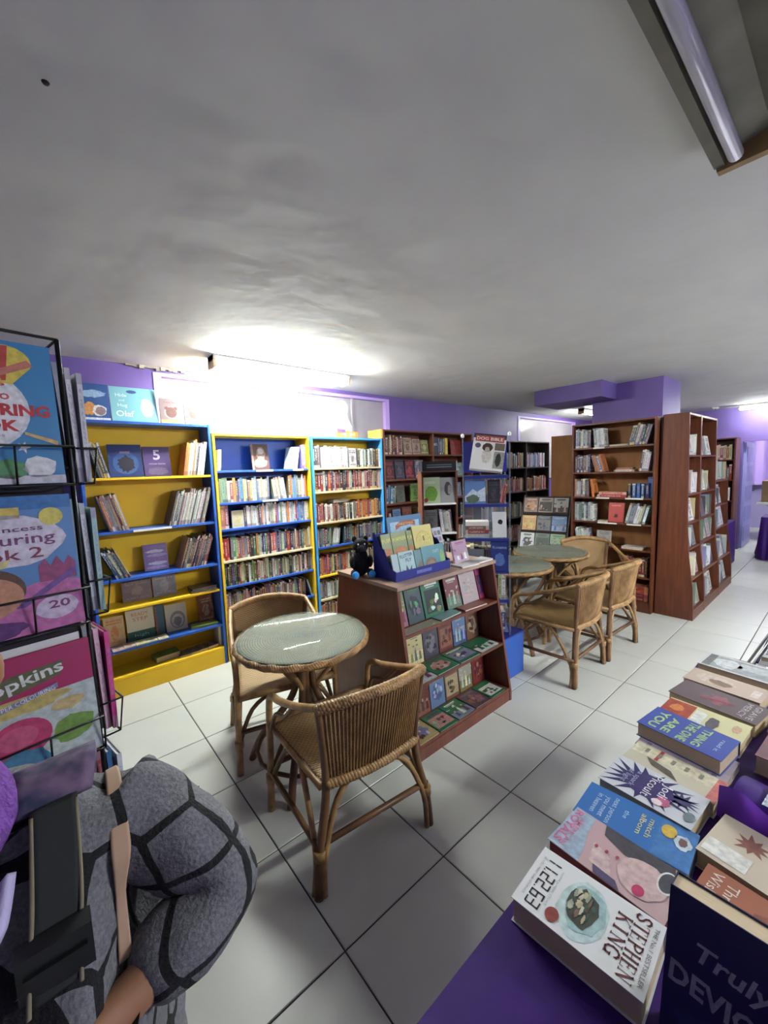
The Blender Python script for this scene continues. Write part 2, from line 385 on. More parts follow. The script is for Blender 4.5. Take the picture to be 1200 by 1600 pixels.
def fill_row(SM, x0, x1, z, where, pal, h=(0.17, 0.2), t=(0.012, 0.026), w=0.13, front=0.02, lean=None, gap=0.0006, lean_n=(0, 0), pages=None, density=1.0):
    """upright books, spines out. SM: shelf frame (front at y=0, depth +y). lean: ('L'|'R', degrees)"""
    x = x0; g = 'books on the ' + where
    if lean:
        # leaning run: books lean to one side, each resting on the next
        d, a = lean; a = R(a)
        step_extra = 1 / math.cos(a)
        if d == 'L': x = x0 + h[1] * math.sin(a) + .002
        while True:
            tt = rnd.uniform(*t) ; hh = rnd.uniform(*h)
            if x + tt * step_extra + (hh * math.sin(a) if d == 'R' else 0) > x1: break
            c = jit(rnd.choice(pal)); c2_ = contrast(c); y = front + rnd.uniform(0, 0.012)
            if d == 'R':   # top leans to +x ; pivot: bottom right corner
                M = SM @ Matrix.Translation((x + tt * step_extra, y, z)) @ Matrix.Rotation(a, 4, 'Y') @ Matrix.Translation((0, 0, 0)) @ Matrix.Rotation(R(90), 4, 'Z')
            else:
                M = SM @ Matrix.Translation((x, y, z)) @ Matrix.Rotation(-a, 4, 'Y') @ Matrix.Translation((tt, 0, 0)) @ Matrix.Rotation(R(90), 4, 'Z')
            q_book(M, w, hh, tt, c, c2_, '%s %s book with %s lettering leaning on %s' % (size_word(tt), cname(c), cname(c2_), where), g)
            x += tt * step_extra + gap
        return
    while True:
        tt = rnd.uniform(*t); hh = rnd.uniform(*h)
        if x + tt > x1: break
        if density < 1 and rnd.random() > density: x += tt; continue
        c = jit(rnd.choice(pal)); c2_ = contrast(c); y = front + rnd.uniform(0, 0.014)
        M = SM @ Matrix.Translation((x + tt, y, z)) @ Matrix.Rotation(R(90), 4, 'Z')
        q_book(M, w, hh, tt, c, c2_, '%s %s book with %s lettering upright on %s' % (size_word(tt), cname(c), cname(c2_), where), g)
        x += tt + gap
def face_out(SM, x, z, w, h, t, c1, c2, label, group=None, back=0.10, tilt=12, hero=False, **k):
    a = R(tilt)
    M = SM @ Matrix.Translation((x, back, z + 0.0005)) @ Matrix.Rotation(-a, 4, 'X')
    M = Matrix.Translation((0, 0, t * math.sin(a))) @ M
    if hero: return hero_book(M, w, h, t, c1, c2, label, group, **k)
    q_book(M, w, h, t, c1, c2, label, group)
def lay_flat(SM, x, y, z, w, h, t, c1, c2, label, group=None, rot=0.0, hero=False, tilt=0.0, **k):
    """cover up, width along the shelf, head away from the viewer; z is the supporting surface"""
    M = SM @ Matrix.Translation((x, y, z + t + 0.0005)) @ Matrix.Rotation(rot, 4, 'Z') @ Matrix.Rotation(tilt, 4, 'X') @ Matrix.Rotation(R(-90), 4, 'X')
    if hero: return hero_book(M, w, h, t, c1, c2, label, group, **k)
    q_book(M, w, h, t, c1, c2, label, group)

# ================================================================== THE ROOM
H = 2.5; YW = 2.69
M_TILE = mat('white_floor_tile', (198, 199, 193), 0.28, var=0.03, vscale=3, spec=0.5)
M_GROUT = mat('dark_grout', (62, 58, 52), 0.9, var=0.2, vscale=8)
M_WALL = mat('purple_wall_paint', (103, 81, 146), 0.5, var=0.07, vscale=3, bump=0.08, bscale=25)
M_WALLD = mat('deep_purple_wall_paint', (98, 80, 140), 0.55, var=0.1, vscale=3, bump=0.08, bscale=25)
M_LILAC = mat('lilac_wall_paint', (176, 166, 214), 0.5, var=0.05, vscale=3, bump=0.06, bscale=25)
M_CEIL = mat('ceiling_plaster', (204, 203, 200), 0.75, var=0.05, vscale=1.6, bump=0.6, bscale=2.4, bdist=0.028)
M_TRIM = mat('lilac_trim_paint', (190, 160, 224), 0.4)
M_FROST = mat('painted_over_glass', (158, 150, 156), 0.22, var=0.08, vscale=3, spec=0.6)

floor = structure(MB().box(-3, 12, -4, 2.9, -0.12, -0.004).build('floor', M_GROUT), 'white tiled shop floor with dark grout lines')
tm = MB(); g_ = 0.0028; b_ = 0.0022
lo, hi = g_, 0.5 - g_
tm.quad([(lo + b_, lo + b_, 0), (hi - b_, lo + b_, 0), (hi - b_, hi - b_, 0), (lo + b_, hi - b_, 0)])
o_ = [(lo, lo), (hi, lo), (hi, hi), (lo, hi)]; i_ = [(lo + b_, lo + b_), (hi - b_, lo + b_), (hi - b_, hi - b_), (lo + b_, hi - b_)]
for k in range(4):
    k2 = (k + 1) % 4
    tm.quad([(*o_[k], -b_), (*o_[k2], -b_), (*i_[k2], 0), (*i_[k], 0)])
    tm.quad([(*o_[k], -0.008), (*o_[k2], -0.008), (*o_[k2], -b_), (*o_[k], -b_)])
tile_me = tm.mesh('floor_tile', M_TILE)
rest = MB()
for i in range(-6, 24):
    for j in range(-8, 6):
        if -4 <= i <= 18 and -4 <= j <= 5:
            t_ = obj('floor_tile', tile_me, floor); t_.location = (i * 0.5, j * 0.5, 0)
        else: rest.box(i * .5 + g_, i * .5 + .5 - g_, j * .5 + g_, j * .5 + .5 - g_, -0.006, 0.0)
ro = rest.build('floor_tile_field', M_TILE, floor); ro['kind'] = 'stuff'

ceil = structure(MB().box(-3, 12, -4, 2.9, H, H + 0.15).build('ceiling', M_CEIL), 'off-white plaster ceiling with uneven patches')
MB().lathe([(0.0001, H - 0.004), (0.006, H - 0.004), (0.008, H - 0.0005)], 10, c=(-0.548, 0.195)).build('screw_hole', mat('rust_spot', (40, 26, 24), 0.9), ceil)
wb = MB()
for x0, x1, z0, z1 in ((-3, .13, 0, H), (.13, 2.66, 0, 1.35), (2.66, 5.5, 0, H), (5.5, 7.6, 0, 1.35), (7.6, 12, 0, H), (.13, 2.66, 2.46, H), (5.5, 7.6, 2.44, H)):
    wb.box(x0, x1, YW, YW + .15, z0, z1)
wall_back = structure(wb.build('wall_back', M_WALL), 'purple painted back wall above the bookcases')
structure(MB().box(-3.15, -3, -4, 2.9, 0, H).build('wall_left', M_WALL))
structure(MB().box(-3, 12, -4.15, -4, 0, H).build('wall_right', M_LILAC))
XF = 8.73
wf = MB(); wf.box(XF, XF + .12, .3, YW, 0, H); wf.box(XF, XF + .12, -.75, .3, 1.9, H); wf.box(XF, XF + .12, -4, -.75, 0, H)
structure(wf.build('wall_far', M_WALLD), 'deep purple end wall with an open doorway')
structure(MB().box(12, 12.15, -4, 2.9, 0, H).build('wall_beyond', M_LILAC), 'bright lilac wall of the room beyond the doorway')
# purple column and dropped box under the ceiling
structure(MB().box(4.44, 5.08, .345, 1.06, 0, H).build('trim_1', M_WALL), 'purple square column rising behind the tall brown bookcase')
structure(MB().box(4.03, 4.62, .80, 1.57, 2.325, H - .001).build('trim_2', M_WALLD), 'purple boxed-in ceiling bulkhead beside the column')
# windows painted over, with lilac trim
def window(n, x0, x1, z1, mull, label):
    w_ = thing('window_%d' % n, label, None, (0, 0, 0)); w_['kind'] = 'structure'
    del_ = [x0 + .04] + mull + [x1 - .04]
    for a, b in zip(del_[:-1], del_[1:]):
        MB().box(a + .004, b - .004, YW + .045, YW + .055, 1.37, z1 - .03).build('pane', M_FROST, w_)
    for x in (x0 + .005, x1 - .065): MB().box(x, x + .06, YW - .008, YW + .06, 1.351, z1).build('window_frame', M_TRIM, w_)
    MB().box(x0 + .066, x1 - .066, YW - .007, YW + .06, z1 - .028, z1).build('window_frame', M_TRIM, w_)
    for x in mull: MB().box(x - .012, x + .012, YW + .02, YW + .06, 1.37, z1 - .03).build('mullion', M_FROST, w_)
    return w_
window(1, .13, 2.66, 2.459, [1.0, 2.13], 'wide painted-over window in lilac frame behind the ceiling tube')
window(2, 5.5, 7.6, 2.439, [], 'pale painted-over window above the black-brown bookcase')
# rough plaster edge where ceiling meets wall
pl = MB(); r_ = random.Random(4)
for k in range(14):
    x = -.05 + k * .03; pl.box(x, x + .034, YW - .02 - .015 * r_.random(), YW, H - .012 - .02 * r_.random(), H - .0005)
tr = pl.build('trim_3', mat('crumbling_plaster', (150, 140, 128), 0.9, var=.2, vscale=30)); structure(tr, 'crumbling plaster edge along the ceiling')

# ------------------------------------------------------------------ lamps
def tube_lamp(label, x0, x1, y, n, strength, on=True, width=.12, group=None, drop=.07, axis='x', z=H, end=False):
    L = x1 - x0
    t = thing('ceiling_light', label, 'light', (x0, y, z) if axis == 'x' else (y, x0, z), 0 if axis == 'x' else R(90), group)
    body = mat('lamp_tray', (205, 202, 196), 0.45, var=.06, vscale=6)
    MB().prism([(-width / 2, -.002), (-width / 2, -.03), (-width / 4, -.045), (width / 4, -.045), (width / 2, -.03), (width / 2, -.002)], 'x', 0, L).build('tray', body, t)
    for e in (0.0, L - .02): MB().box(e, e + .02, -width / 2 + .002, width / 2 - .002, -drop - .02, -.004).build('end_cap', mat('lamp_end', (190, 160, 120), 0.6), t)
    em = emitter('lit_tube_%d' % strength, (247, 255, 249), strength) if on else mat('dead_tube', (160, 156, 166), 0.25, var=.05)
    for k in range(n):
        yy = (k - (n - 1) / 2) * width * .55
        MB().tube([(.02, yy, -drop), (L - .02, yy, -drop)], .0165, 12).build('fluorescent_tube', em, t)
    return t
tube_lamp('lit fluorescent batten on the ceiling above the children\'s bookcases', .41, 1.64, 2.13, 2, TUBE_MAIN, width=.13)
tube_lamp('lit short batten glowing behind the purple bulkhead', 6.1, 7.2, 1.92, 1, TUBE_FAR, width=.1)
tube_lamp('lit fluorescent batten over the doorway at the far end', -.75, .33, XF - .35, 1, TUBE_FAR, width=.1, axis='y')
tube_lamp('lit fluorescent batten over the book table aisle', 2.1, 3.35, -2.65, 2, TUBE_AISLE, width=.13, group='aisle lamps')
tube_lamp('lit fluorescent batten further down the aisle', 4.6, 5.85, -2.9, 2, 36.0, width=.13, group='aisle lamps')
tube_lamp('lit fluorescent batten in the room beyond the doorway', 10, 11.2, -.4, 2, TUBE_FAR, width=.13)
# the dead twin fitting above the camera
nf = thing('dead_ceiling_fitting', 'unlit twin-tube ceiling fitting with dusty reflector and yellowed end', 'light', (-.36, -.90, H))
dust = mat('dusty_reflector', (132, 128, 114), 0.55, rgb2=(104, 100, 86), vscale=5, bump=.1)
MB().prism([(-.17, -.002), (-.17, -.02), (-.15, -.05), (-.06, -.03), (0, -.06), (.06, -.03), (.15, -.05), (.17, -.02), (.17, -.002)], 'x', 0, 1.26).build('reflector', dust, nf)
MB().box(0, 1.26, .152, .176, -.075, -.004).build('side_rail', dust, nf); MB().box(0, 1.26, -.176, -.152, -.075, -.004).build('side_rail', dust, nf)
for yy in (-.115, .125): MB().tube([(.03, yy, -.08), (1.235, yy, -.075)], .017, 14).build('fluorescent_tube', mat('dead_tube', (160, 156, 166), 0.25, var=.05), nf)
MB().prism([(-.185, -.001), (-.17, -.085), (.17, -.085), (.185, -.001)], 'x', 1.2605, 1.285).build('end_cap', mat('yellowed_plastic', (150, 124, 80), 0.5, var=.15), nf)
for xx in (.95, .6): MB().lathe([(.001, -.066), (.025, -.066), (.03, -.055)], 16, c=(xx, 0)).build('fixing_screw', mat('dark_fixing', (96, 90, 80), .6), nf)

# ================================================================== BOOKCASES
SHELF = {}
def bookcase(name, label, loc, rz, Wd, D, Hh, zs, side, back, top, shelf_m, edge=None, kick=None, kick_h=0.0, group=None, divs=(), th=.02, backless=False):
    """front at local y=0, depth +y; zs: top surfaces of the boards from high to low"""
    t = thing(name, label, 'bookcase', loc, rz, group)
    for x in (0, Wd - th): bx('side_panel', side, t, x, x + th, 0, D, 0, Hh, bev=.002)
    bx('back_panel', back, t, th, Wd - th, D - .008, D, 0, Hh - .001)
    bx('top_board', top, t, th, Wd - th, .002, D - .009, Hh - th, Hh - .002, bev=.0015)
    for k, z in enumerate(zs):
        m = shelf_m[k % len(shelf_m)] if isinstance(shelf_m, list) else shelf_m
        SHELF[(t.name, round(z, 3))] = bx('shelf', m, t, th, Wd - th, .006, D - .009, z - .018, z, bev=.0015)
    for x in divs: bx('divider', side, t, x - th / 2, x + th / 2, .004, D - .009, kick_h, Hh - th - .001, bev=.0015)
    if kick_h: bx('plinth', kick, t, th, Wd - th, .004, .02, 0, kick_h - .001)
    return t, TM(loc, rz)
def strip(SMroot, x0, x1, z):
    """paper strip stuck on a shelf edge (part of the bookcase)"""
    return MB().box(x0, x1, .0035, .0058, z - .017, z - .001).build('paper_strip', M_LABEL, SHELF[(SMroot.name, round(z, 3))])
YF = 2.425; DEP = .255
ORD = ['top shelf', 'second shelf', 'third shelf', 'fourth shelf', 'fifth shelf', 'sixth shelf', 'bottom shelf']

# --- first children's bookcase: blue sides, yellow inside
z1 = [1.624, 1.235, .881, .659, .352, .150]
s1, A1 = bookcase('bookcase', 'blue-sided children\'s bookcase with yellow inside, beside the wire rack', (-.42, YF, 0), 0, .885, DEP, 2.03, z1,
                  M_BLUE, M_YELD, M_BLUE, [M_YEL, M_BLUE, M_BLUE, M_YEL, M_BLUE, M_YELD], kick=M_YEL, kick_h=.131)
N1 = ' of the yellow-backed bookcase'
fill_row(A1, .05, .183, z1[0], 'top shelf' + N1, [(205, 180, 150), (120, 130, 140), (90, 80, 100)], h=(.24, .28), t=(.012, .024), w=.2, lean=('L', 12))
o = face_out(A1, .185, z1[0], .22, .25, .02, (28, 48, 112), (60, 120, 190), 'dark blue picture book with round dark window on its cover', back=.12, hero=True)
print_shape(o, ell(.5, .42, .38, .34), (40, 76, 140), 1); print_shape(o, star(.52, .40, .28, .22, 12, 1.0, 3), (24, 20, 44), 2); print_shape(o, rect(.35, .72, .65, .80), (110, 90, 120), 2, 'title_panel')
o = face_out(A1, .412, z1[0], .19, .235, .02, (70, 44, 110), (170, 150, 200), 'purple picture book with a large figure 5', back=.12, hero=True)
print_text(o, '5', .5, .72, .26, .34, (190, 176, 214), 1, bold=.02); print_text(o, 'minute stories', .5, .42, .6, .06, (170, 156, 196), 1); print_shape(o, blob(.5, .16, .44, .15, 5), (96, 80, 120), 1)
fill_row(A1, .66, .863, z1[0], 'top shelf' + N1, [(225, 225, 222), (200, 200, 205), (90, 80, 80), (214, 130, 60), (180, 180, 190)], h=(.24, .29), t=(.008, .018), w=.2, lean=('R', 10))
fill_row(A1, .07, .27, z1[1], 'second shelf' + N1, [(200, 180, 160), (110, 30, 40), (130, 50, 40), (210, 120, 60), (190, 180, 170), (140, 110, 90)], h=(.25, .29), t=(.006, .014), w=.2, lean=('L', 14))
fill_row(A1, .53, .863, z1[1], 'second shelf' + N1, [(220, 215, 205), (190, 180, 170), (120, 60, 60), (180, 200, 180), (90, 80, 90), (200, 205, 200)], h=(.25, .3), t=(.005, .012), w=.2, lean=('R', 16))
fill_row(A1, .06, .25, z1[2], 'third shelf' + N1, [(40, 60, 100), (60, 90, 120), (210, 190, 140), (50, 60, 70)], h=(.2, .24), t=(.006, .014), w=.2, lean=('L', 22))
o = face_out(A1, .35, z1[2], .17, .21, .02, (120, 84, 150), (190, 170, 210), 'mauve boxed book set with torn-paper pattern', back=.12, hero=True, tilt=8)
for k in range(6): print_shape(o, blob(.5 + .06 * (k % 2), .12 + .15 * k, .46, .075, k + 11, j=.3), ((176, 150, 200), (206, 196, 216), (140, 100, 168))[k % 3], 1 + k % 2)
fill_row(A1, .58, .863, z1[2], 'third shelf' + N1, [(50, 56, 66), (70, 90, 110), (130, 60, 60), (90, 60, 60), (60, 60, 70), (150, 120, 110)], h=(.23, .27), t=(.005, .012), w=.2, lean=('R', 18))
face_out(A1, .19, z1[3], .20, .17, .008, (112, 84, 80), (150, 120, 90), 'brown landscape picture book at the left of the fourth yellow shelf', back=.16, tilt=10)
face_out(A1, .40, z1[3], .17, .18, .008, (120, 112, 120), (170, 160, 160), 'grey-mauve picture book leaning on the fourth yellow shelf', back=.16, tilt=10)
for k in range(3): lay_flat(A1, .64 + .01 * k, .02 + .01 * k, z1[3] + .011 * k, .2, .15, .01, jit((70, 60, 60)), (140, 120, 110), ['lowest', 'middle', 'topmost'][k] + ' of three dark thin books piled on the fourth yellow shelf', 'dark books lying flat on the fourth yellow shelf', rot=R(-6 + 4 * k))
face_out(A1, .05, z1[4], .13, .22, .008, (206, 170, 110), (214, 110, 40), 'ochre book beside the cream learning book on the fifth yellow shelf', back=.13, tilt=8)
o = face_out(A1, .195, z1[4], .19, .24, .01, (214, 200, 170), (40, 100, 90), 'cream learning book with green bottom band on fifth shelf', back=.13, tilt=8, hero=True)
print_text(o, 'READY', .5, .84, .6, .11, (196, 110, 80)); print_text(o, 'STEP', .5, .68, .55, .11, (196, 110, 80)); print_shape(o, rect(.0, .0, 1, .30), (30, 88, 80)); print_text(o, 'high', .5, .15, .5, .12, (150, 190, 170), 2)
o = face_out(A1, .392, z1[4], .065, .24, .01, (60, 100, 120), (190, 80, 70), 'narrow teal activity book with red notched edge', back=.13, tilt=8, hero=True)
for k in range(9): print_shape(o, [(0, .05 + k * .1), (.3, .1 + k * .1), (0, .14 + k * .1)], (190, 80, 70))
o = face_out(A1, .465, z1[4], .16, .22, .01, (206, 198, 178), (120, 120, 120), 'cream book with grey ringed picture on fifth shelf', back=.13, tilt=8, hero=True)
print_shape(o, ell(.55, .4, .36, .32), (140, 138, 134)); print_shape(o, ell(.55, .36, .28, .25), (196, 190, 180), 2); print_shape(o, blob(.55, .34, .2, .2, 8), (130, 126, 126), 3)
face_out(A1, .725, z1[4], .125, .23, .01, (150, 70, 60), (190, 170, 150), 'red and white book standing beside green books in fifth shelf corner', back=.15, tilt=8)
o = lay_flat(A1, .63, .045, z1[4] + .0145, .21, .085, .006, (104, 150, 60), (160, 190, 90), 'green booklet lying flat on the fifth shelf edge', rot=R(-7), hero=True)
lay_flat(A1, .625, .04, z1[4], .21, .085, .013, (60, 60, 66), (120, 110, 110), 'dark flat book underneath the green booklet', rot=R(-6))
for k in range(5): lay_flat(A1, .08 + .075 * k, -.0 + .006 * (k % 2), z1[4] + .001, .072, .1, .006 + .002 * (k % 3), jit((206, 196, 176)), (150, 100, 70), 'cream booklet lying flat along the edge of the fifth shelf', 'loose booklets on the fifth shelf edge', rot=R(2))
o = lay_flat(A1, .36, .06, z1[5], .18, .12, .045, (90, 140, 60), (150, 180, 110), 'green storybook bundle lying on the bottom yellow shelf', rot=R(6), hero=True)
for k in range(4): lay_flat(A1, .52 + .075 * k, .03, z1[5], .09, .12, .015 + .004 * k, jit((96, 70, 66)), (160, 140, 120), 'drab old book lying flat on the bottom yellow shelf', 'old books on the bottom yellow shelf', rot=R(4 * k - 5))
MB().box(.845, .864, .06, .2, .15, .33).build('edge_block', M_CREAM, s1)
strip(s1, .28, .54, 1.235)
# books on top of that bookcase
TOP1 = TM((-.42, YF, 2.03))
o = face_out(TOP1, .015, 0, .20, .26, .012, (52, 92, 160), (120, 160, 210), 'blue picture book with orange figures, standing on the bookcase top', back=.03, tilt=10, hero=True, white=True)
print_shape(o, blob(.55, .72, .42, .12, 2), (150, 180, 216)); print_shape(o, blob(.42, .30, .26, .2, 4), (214, 140, 70)); print_shape(o, blob(.7, .26, .24, .18, 6), (226, 226, 230), 2); print_shape(o, blob(.72, .25, .18, .13, 7), (150, 120, 120), 3); print_shape(o, rect(0, 0, 1, .06), (226, 226, 232), 2)
o = face_out(TOP1, .222, 0, .295, .255, .012, (126, 196, 208), (40, 90, 140), 'pale turquoise board book with white lettering on the bookcase top', back=.03, tilt=10, hero=True, white=True)
print_text(o, 'Hide', .24, .76, .24, .10, (232, 244, 246)); print_text(o, 'and', .24, .61, .12, .07, (222, 236, 240)); print_text(o, 'Hug', .25, .45, .2, .13, (232, 244, 246)); print_text(o, 'Olaf', .29, .22, .38, .17, (244, 248, 250), bold=.01)
print_shape(o, ell(.47, .87, .11, .05), (60, 90, 150)); print_shape(o, blob(.78, .42, .15, .3, 9, j=.15), (206, 228, 232))
for k, (x, w_) in enumerate(((.537, .155), (.71, .125))):
    o = face_out(TOP1, x, 0, w_, .19, .022, (132, 108, 110), (190, 150, 120), ('wide' if k == 0 else 'narrow') + ' grey-pink bear-face board book on the bookcase top', 'bear-face board books', back=.03, tilt=6, hero=True)
    print_shape(o, blob(.5, .42, .34, .27, 3, j=.08), (176, 146, 130)); print_shape(o, ell(.5, .44, .25, .22), (104, 60, 54), 2)
    for e in (-.2, .2): print_shape(o, ell(.5 + e, .6, .09, .07), (104, 60, 54), 3)
    print_shape(o, rect(0, 0, 1, .14), (176, 146, 90), 1); print_text(o, 'Fuzzy Bear', .5, .84, .6, .1, (90, 70, 80))
face_out(TOP1, .520, 0, .012, .25, .012, (226, 200, 236), (226, 200, 236), 'slim white-edged card standing between the board books', back=.03, tilt=4)

# --- second bookcase: blue inside with yellow edges
z2 = [1.655, 1.383, 1.157, .883, .658, .396, .13]
s2, A2 = bookcase('bookcase', 'blue-backed children\'s bookcase with yellow edges, second from the wire rack', (.475, YF, 0), 0, .905, DEP, 1.965, z2,
                  M_YEL, M_BLUE, M_YEL, [M_BLUE, M_BLUE, M_BLUE, M_CREAM, M_BLUE, M_BLUE, M_BLUE], kick=M_YEL, kick_h=.111)
N2 = ' of the blue-backed bookcase'
fill_row(A2, .03, .085, z2[0], 'top shelf' + N2, PAL_PALE, h=(.16, .23), t=(.01, .016), lean=('R', 5))
o = face_out(A2, .37, z2[0], .165, .235, .02, (90, 50, 40), (214, 196, 180), 'brown and white fashion book standing face-out on the top blue shelf', back=.10, tilt=8, hero=True)
print_shape(o, blob(.55, .62, .3, .3, 3), (170, 130, 110)); print_shape(o, blob(.55, .7, .2, .14, 5), (222, 206, 196), 2); print_shape(o, blob(.5, .25, .46, .2, 6), (150, 120, 110), 2); print_shape(o, blob(.48, .36, .22, .1, 8), (224, 220, 216), 3); print_shape(o, rect(0, 0, .12, 1), (150, 110, 96), 2)
fill_row(A2, .70, .82, z2[0], 'top shelf' + N2, [(226, 226, 226), (214, 216, 222), (232, 232, 232)], h=(.2, .22), t=(.02, .03), lean=('R', 10))
fill_row(A2, .828, .882, z2[0], 'top shelf' + N2, [(150, 124, 200)], h=(.22, .23), t=(.022, .025))
fill_row(A2, .022, .50, z2[1], 'second shelf' + N2, PAL_TEEN, h=(.18, .215), t=(.014, .026))
fill_row(A2, .50, .66, z2[1], 'second shelf' + N2, PAL_PALE + PAL_TEEN[:3], h=(.18, .21), t=(.014, .026), lean=('L', 7))
fill_row(A2, .67, .883, z2[1], 'second shelf' + N2, PAL_TEEN, h=(.18, .22), t=(.014, .024))
fill_row(A2, .022, .12, z2[2], 'third shelf' + N2, [(150, 80, 76), (160, 96, 90)], h=(.2, .205), t=(.03, .045))
face_out(A2, .125, z2[2], .105, .15, .02, (190, 180, 160), (190, 170, 60), 'cream boxed set standing face-out on the third blue shelf', back=.03, tilt=2)
fill_row(A2, .235, .883, z2[2], 'third shelf' + N2, PAL_TEEN + PAL_PALE, h=(.17, .2), t=(.012, .022))
fill_row(A2, .022, .09, z2[3], 'fourth shelf' + N2, [(170, 36, 36), (190, 60, 50)], h=(.19, .2), t=(.018, .024))
fill_row(A2, .095, .883, z2[3], 'fourth shelf' + N2, PAL_MIX, h=(.18, .21), t=(.012, .026))
fill_row(A2, .022, .883, z2[4], 'fifth shelf' + N2, PAL_DARK, h=(.16, .195), t=(.012, .022))
fill_row(A2, .022, .80, z2[5], 'sixth shelf' + N2, PAL_RED + PAL_MIX, h=(.17, .21), t=(.014, .026))
fill_row(A2, .80, .88, z2[5], 'sixth shelf' + N2, PAL_MIX, h=(.17, .2), t=(.014, .02), lean=('L', 16))
fill_row(A2, .022, .86, z2[6], 'bottom shelf' + N2, PAL_MIX, h=(.17, .21), t=(.014, .026))
for a, b, z in ((.36, .52, z2[0]), (.72, .83, z2[0]), (.40, .55, z2[1])): strip(s2, a, b, z)

# --- third bookcase: yellow inside with bright blue edges
z3 = [1.657, 1.421, 1.111, .86, .568, .324, .10]
s3, A3 = bookcase('bookcase', 'bright-blue-edged bookcase with yellow inside, next to the long brown one', (1.40, YF, 0), 0, .905, DEP, 1.965, z3,
                  M_BLUEL, M_YELD, M_BLUEL, [M_CREAM, M_CREAM, M_CREAM, M_BLUE, M_YEL, M_CREAM, M_YEL], kick=M_YEL, kick_h=.08)
N3 = ' of the cyan-edged bookcase'
fill_row(A3, .03, .115, z3[0], 'top shelf' + N3, [(70, 60, 76), (90, 70, 80)], h=(.2, .24), t=(.02, .03))
fill_row(A3, .125, .46, z3[0], 'top shelf' + N3, PAL_PALE, h=(.205, .225), t=(.014, .022))
face_out(A3, .465, z3[0], .10, .2, .02, (190, 180, 184), (90, 80, 90), 'grey book turned face-out among pale spines on top shelf', back=.03, tilt=2)
fill_row(A3, .575, .883, z3[0], 'top shelf' + N3, [(226, 226, 226), (60, 60, 70), (200, 200, 200), (70, 60, 66), (110, 60, 60)], h=(.185, .205), t=(.012, .02))
fill_row(A3, .022, .883, z3[1], 'second shelf' + N3, PAL_RED, h=(.185, .21), t=(.016, .034))
fill_row(A3, .022, .12, z3[2], 'third shelf' + N3, PAL_RED, h=(.18, .2), t=(.016, .03))
fill_row(A3, .13, .50, z3[2], 'third shelf' + N3, [(226, 224, 220), (40, 36, 40), (150, 90, 70), (190, 180, 170), (120, 60, 50)], h=(.165, .185), t=(.014, .024))
fill_row(A3, .50, .883, z3[2], 'third shelf' + N3, PAL_WARM, h=(.175, .2), t=(.018, .032))
lay_flat(A3, .25, .03, z3[2] + .187, .2, .13, .03, (224, 220, 212), (150, 150, 150), 'white book lying across the tops of the third-shelf books', rot=R(3))
fill_row(A3, .022, .20, z3[3], 'fourth shelf' + N3, PAL_DARK, h=(.17, .19), t=(.014, .026))
fill_row(A3, .21, .33, z3[3], 'fourth shelf' + N3, PAL_WHITE, h=(.17, .19), t=(.014, .024), lean=('R', 8))
fill_row(A3, .36, .883, z3[3], 'fourth shelf' + N3, PAL_DARK, h=(.165, .195), t=(.014, .026))
fill_row(A3, .022, .883, z3[4], 'fifth shelf' + N3, PAL_MIX + [(190, 60, 60), (200, 70, 60)], h=(.17, .21), t=(.014, .024))
fill_row(A3, .022, .883, z3[5], 'sixth shelf' + N3, PAL_MIX + PAL_WHITE, h=(.16, .19), t=(.014, .024))
fill_row(A3, .022, .883, z3[6], 'bottom shelf' + N3, PAL_WARM, h=(.16, .19), t=(.014, .024))
# standee on top (plain rounded white card with orange foot)
st = thing('card_standee', 'white rounded card standee with orange printed foot on the bookcase top', 'standee', (1.745, YF + .05, 1.965))
MB().prism([(0, .0), (.26, .0), (.265, .065), (.0, .075)], 'y', 0, .02).build('foot', mat('orange_card', (236, 130, 60), .6), st)
out = [(.05, .07), (.20, .07)] + [(.205, .13), (.16, .2), (.15, .245), (.16, .29)] + [(.09 + .075 * math.cos(R(a)), .31 + .075 * math.sin(R(a))) for a in range(0, 181, 20)] + [(.02, .27), (.06, .22), (.07, .15)]
MB().prism(out, 'y', .024, .030).build('cutout_card', M_WHITE, st)
MB().prism([(.0, .06), (.10, .06), (.105, .085), (.0, .09)], 'y', -.006, -.001).build('badge', mat('violet_print', (110, 80, 190), .5), st)
for k, c in enumerate(((240, 230, 90), (250, 240, 235), (230, 220, 80), (250, 240, 235), (240, 200, 90))): MB().box(.04 + k * .04, .068 + k * .04, -.002, -.0005, .02, .05).build('lettering_block', flat(c), st)

# --- long brown double bookcase
z4 = [1.79, 1.504, 1.228, .948, .66, .38, .10]
s4, A4 = bookcase('bookcase', 'long brown double bookcase standing below the purple wall', (2.325, YF, 0), 0, 1.605, DEP, 2.07, z4,
                  M_BROWN2, M_BROWN2, M_BROWN2, M_BROWN2, kick=M_BROWN2, kick_h=.08, divs=(.82,))
bx('side_cladding', mat('yellow_pine', (222, 176, 84), .5, var=.06), s4, -.0215, -.0005, .01, .25, 1.97, 2.07)
N4 = ' of the long brown bookcase'
fill_row(A4, .03, .34, z4[0], 'top shelf' + N4, PAL_BW, h=(.19, .23), t=(.014, .03))
for k in range(3): face_out(A4, .36 + .145 * k, z4[0], .135, .20 - .01 * k, .02, [(170, 140, 120), (160, 130, 116), (110, 110, 60)][k], [(70, 40, 40), (80, 50, 46), (190, 180, 130)][k], ['tan', 'brown', 'olive'][k] + ' portrait paperback face-out on top brown shelf', back=.05, tilt=6)
o = face_out(A4, .84, z4[0], .09, .21, .03, (52, 58, 76), (220, 220, 220), 'dark blue book with white letters, beside yellow book', back=.03, tilt=2, hero=True)
print_text(o, 'en', .6, .6, .6, .16, (220, 222, 226))
